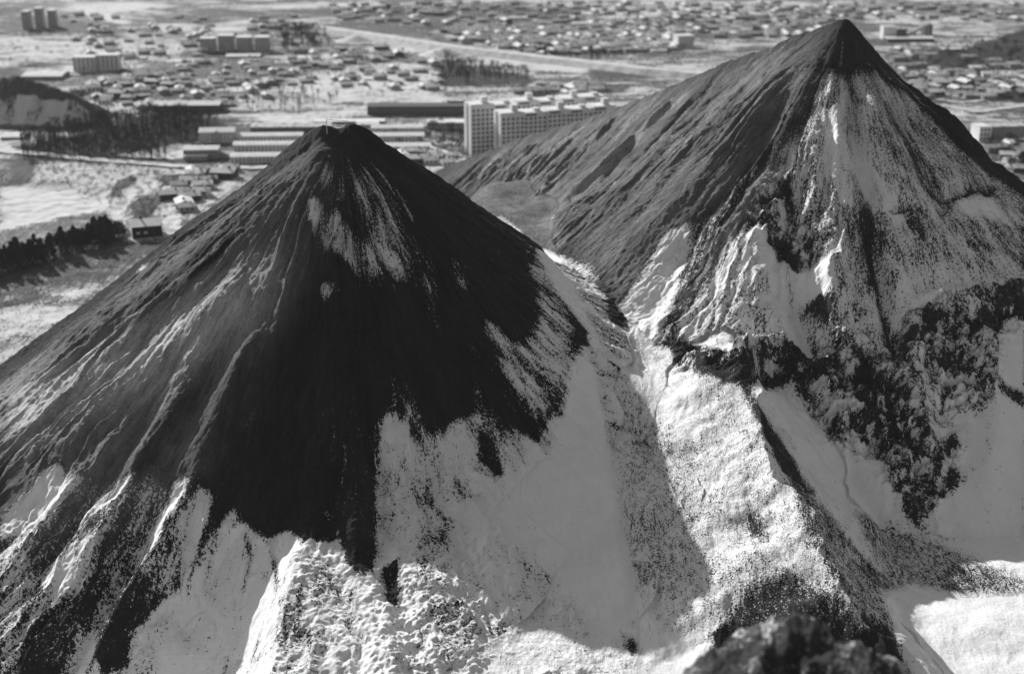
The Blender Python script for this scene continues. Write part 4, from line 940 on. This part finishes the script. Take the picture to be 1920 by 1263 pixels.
for i in range(78):
    t = i / 77 * (len(line) - 1.001); k = int(t); f = t - k
    a = line[k][0] * (1 - f) + line[k + 1][0] * f; b = line[k][1] * (1 - f) + line[k + 1][1] * f + random.uniform(-9, 12)
    x, y = g0(a, b); near_end = i > 66
    plant(random.choice(rnd if (near_end or random.random() < .3) else cons), x, y, random.uniform(6.5, 9.5) if near_end else random.uniform(9, 13), 'round dark tree beside the dark house' if near_end else 'dark tree in the dense row below the frozen pond', 'round trees beside the dark house' if near_end else 'dense tree row below the pond')
for p, n, h0, lab, grp in [([(45, 300), (40, 264), (130, 240), (330, 218), (410, 230), (370, 262), (285, 283), (330, 305), (200, 298)], 190, 9, 'bare tree in the dark wood above the snowy bank', 'bare trees of the dark wood'),
        ([(215, 293), (330, 272), (360, 276), (330, 306)], 16, 8, 'thin bare tree on the white slope beside the dark wood', 'bare trees on the white slope'),
        ([(440, 180), (520, 160), (640, 190), (620, 212), (470, 213)], 50, 8, 'bare tree on the snowfield behind the left rows', 'bare trees on the snowfield'),
        ([(830, 118), (980, 142), (1000, 152), (830, 158)], 34, 9, 'bare tree in the thicket below the railway embankment', 'bare trees below the embankment')]:
    for (x, y) in scatter(p, n, 2.5): bare(x, y, h0 * random.uniform(.8, 1.35), lab, grp)
for p, n, h0, lab, grp in [([(1850, 268), (1925, 268), (1925, 335), (1890, 315)], 26, 7, 'dark tree among the cottages at the right edge', 'dark trees at the right edge'),
        ([(800, 232), (865, 240), (865, 285), (825, 280)], 12, 7, 'dark tree between low rows and pale flats', 'dark trees left of the flats'),
        ([(1730, 108), (1925, 60), (1925, 112), (1860, 140), (1770, 142)], 40, 7, 'dark tree in the scrub right of the tall summit', 'dark trees right of the summit'),
        ([(150, 205), (420, 215), (300, 235), (160, 240)], 16, 7, 'dark tree in front of the long works hall', 'dark trees by the works hall'),
        ([(1020, 92), (1160, 108), (1110, 118), (1000, 104)], 20, 7, 'dark tree along the edge of the far village', 'dark trees by the far village'),
        ([(540, 52), (600, 62), (600, 100), (510, 100)], 24, 9, 'hazy dark tree right of the grey tower blocks', 'hazy trees by the tower blocks')]:
    for (x, y) in scatter(p, n, 4): plant(random.choice(rnd), x, y, h0 * random.uniform(.7, 1.3), lab, grp)
# ---- what is past counting: one object each
def mass(name, meshes, pts, smin, smax_, label, cat):
    cos, fcs, mis, mats = [], [], [], []
    off = 0
    tmpl = []
    for me in meshes:
        c = np.empty(len(me.vertices) * 3, np.float32); me.vertices.foreach_get('co', c)
        tmpl.append((c.reshape(-1, 3), [tuple(p.vertices) for p in me.polygons], [p.material_index for p in me.polygons]))
    for (x, y) in pts:
        c, f, mi = random.choice(tmpl); a = random.uniform(0, 6.28) if cat != 'houses' else R_(random.choice([12, 18, -72]) + random.uniform(-5, 5)); k = random.uniform(smin, smax_)
        R = np.array([[math.cos(a), -math.sin(a), 0], [math.sin(a), math.cos(a), 0], [0, 0, 1]]) * k
        cos.append(c @ R.T + np.array([x, y, gh(x, y) - .1])); fcs += [tuple(i + off for i in q) for q in f]; mis += mi; off += len(c)
    me = bpy.data.meshes.new(name); me.from_pydata(np.concatenate(cos).tolist(), [], fcs)
    for m in meshes[0].materials: me.materials.append(m)
    me.polygons.foreach_set('material_index', mis); me.update(); o = bpy.data.objects.new(name, me); COL.objects.link(o); setp(o, label, cat, 'stuff')
random.seed(21)
far = scatter([(620, 6), (1900, 6), (1900, 44), (1640, 40), (1540, 60), (1250, 66), (840, 54), (640, 40)], 240, 13) + scatter([(120, 30), (560, 30), (560, 60), (330, 120), (120, 100)], 70, 13) + scatter([(840, 60), (1250, 68), (1265, 96), (1000, 106)], 150, 9) \
    + scatter([(520, 110), (820, 112), (830, 176), (520, 160)], 40, 12) + scatter([(200, 150), (380, 120), (560, 130), (480, 205), (220, 205)], 60, 11) + scatter([(1660, 90), (1925, 120), (1925, 190), (1720, 190)], 40, 11)
cm = cots[0]; cots2 = []
for c_ in cots[:3]: cots2.append(c_)
mass('far_houses', [cots[0]], far[::2], .7, 1.3, 'countless tiny houses speckled over the distant plain', 'houses')
mass('far_houses', [cots[3]], far[1::2], .6, 1.1, 'countless tiny low sheds speckled over the distant plain', 'houses')
wd = scatter([(45, 300), (40, 262), (130, 236), (330, 215), (415, 228), (370, 262), (285, 283), (330, 303), (200, 298)], 420, 1.6)
wd += scatter([(828, 114), (880, 128), (985, 141), (1000, 154), (828, 160)], 120, 2) + scatter([(500, 70), (600, 50), (620, 90), (560, 100)], 90, 3)
mass('far_wood', bts[:2], wd, .8, 1.3, 'grey masses of leafless wood on the left and middle plain', 'wood')
bm_ = bpy.data.meshes.new('bush'); v_, f_, c_, d_ = round_crown(9, 6); v_ = c_; f_ = d_[::2]; bm_.from_pydata(v_, [], f_); bm_.materials.append(M['twig'])
bs = scatter([(0, 60), (330, 60), (830, 100), (850, 175), (480, 215), (200, 210), (200, 150), (0, 130)], 300, 4) + scatter([(1660, 90), (1925, 55), (1925, 200), (1740, 190)], 220, 4) + scatter([(820, 60), (1350, 60), (1250, 110), (1000, 110)], 150, 4) \
    + scatter([(60, 305), (340, 322), (440, 330), (300, 430), (200, 380), (70, 335)], 150, 3) + scatter([(620, 240), (870, 240), (870, 300), (800, 310)], 60, 3) + scatter([(830, 10), (1900, 10), (1900, 50), (900, 50)], 160, 6)
mass('scrub', [bm_], bs, .4, 1.1, 'dark low scrub and bushes dotted across the plain', 'scrub')
bs = scatter([(-20, 560), (120, 490), (300, 452), (150, 570), (-20, 640)], 260, 1.2)
mass('scrub', [bm_], bs, .12, .3, 'small dark bushes poking through snow left of the heap', 'scrub')
# street lamps and poles along the bank road
def pole(px, py, h, lab):
    x, y = g0(px, py); r = empty('utility_pole', x, y, gh(x, y)); setp(r, lab, 'pole', None, 'poles of the town')
    vs, fs = [], []; tube(vs, fs, (0, 0, -.3), (0, 0, h), .16, .1); mesh_obj('post', vs, fs, [M['bark']], r); boxobj('crossarm', M['bark'], r, (-.9, .9, -.06, .06, h - 1, h - .85))
for k, (px, py) in enumerate([(120, 296), (170, 300), (225, 305), (285, 310), (290, 452), (305, 446), (470, 316)]):
    pole(px, py, 8, 'thin utility pole beside the dark house' if k in (4, 5) else 'thin utility pole beside the snowy bank road')

# ---- light frame on the black heap's summit
def topz(x, y):
    i = np.interp(x / y, U, np.arange(NU)); j = np.interp(y, Y, np.arange(NY)); return float(H[int(round(i)), int(round(j))])
ax, ay, az = pix(612, 224, 399.5); bx, by, bz = pix(653, 227, 399.5)
fz = topz(ax, ay); fr_ = empty('summit_frame', ax, ay, fz); setp(fr_, 'thin white post with a wire frame on the dark summit', 'frame')
vs, fs = [], []; tube(vs, fs, (0, 0, -.5), (0, 0, az - fz), .13, .11); mesh_obj('post', vs, fs, [M['wall_w']], fr_)
vs, fs = [], []; tube(vs, fs, (bx - ax, by - ay, topz(bx, by) - fz - .5), (bx - ax, by - ay, bz - fz), .07, .06); mesh_obj('post', vs, fs, [M['metal']], fr_)
vs, fs = [], []; tube(vs, fs, (0, 0, az - fz - .1), (bx - ax, by - ay, bz - fz), .05, .05); mesh_obj('rail', vs, fs, [M['bark']], fr_)
# ------------------------------------------------------------------ winter haze
vs, fs = [], []; box(vs, fs, -9500, 9500, -1700, 34000, -20, 235)
hz = mesh_obj('haze', vs, fs, []); hm = bpy.data.materials.new('winter_haze'); hm.use_nodes = True
hn = hm.node_tree; hn.nodes.clear(); out = hn.nodes.new('ShaderNodeOutputMaterial'); pv_ = hn.nodes.new('ShaderNodeVolumePrincipled')
pv_.inputs['Color'].default_value = (.48, .48, .48, 1); pv_.inputs['Density'].default_value = 0.000055; pv_.inputs['Anisotropy'].default_value = 0.1
hn.links.new(pv_.outputs[0], out.inputs['Volume']); hz.data.materials.append(hm); setp(hz, 'pale winter haze lying over the plain and town', 'haze', 'stuff')
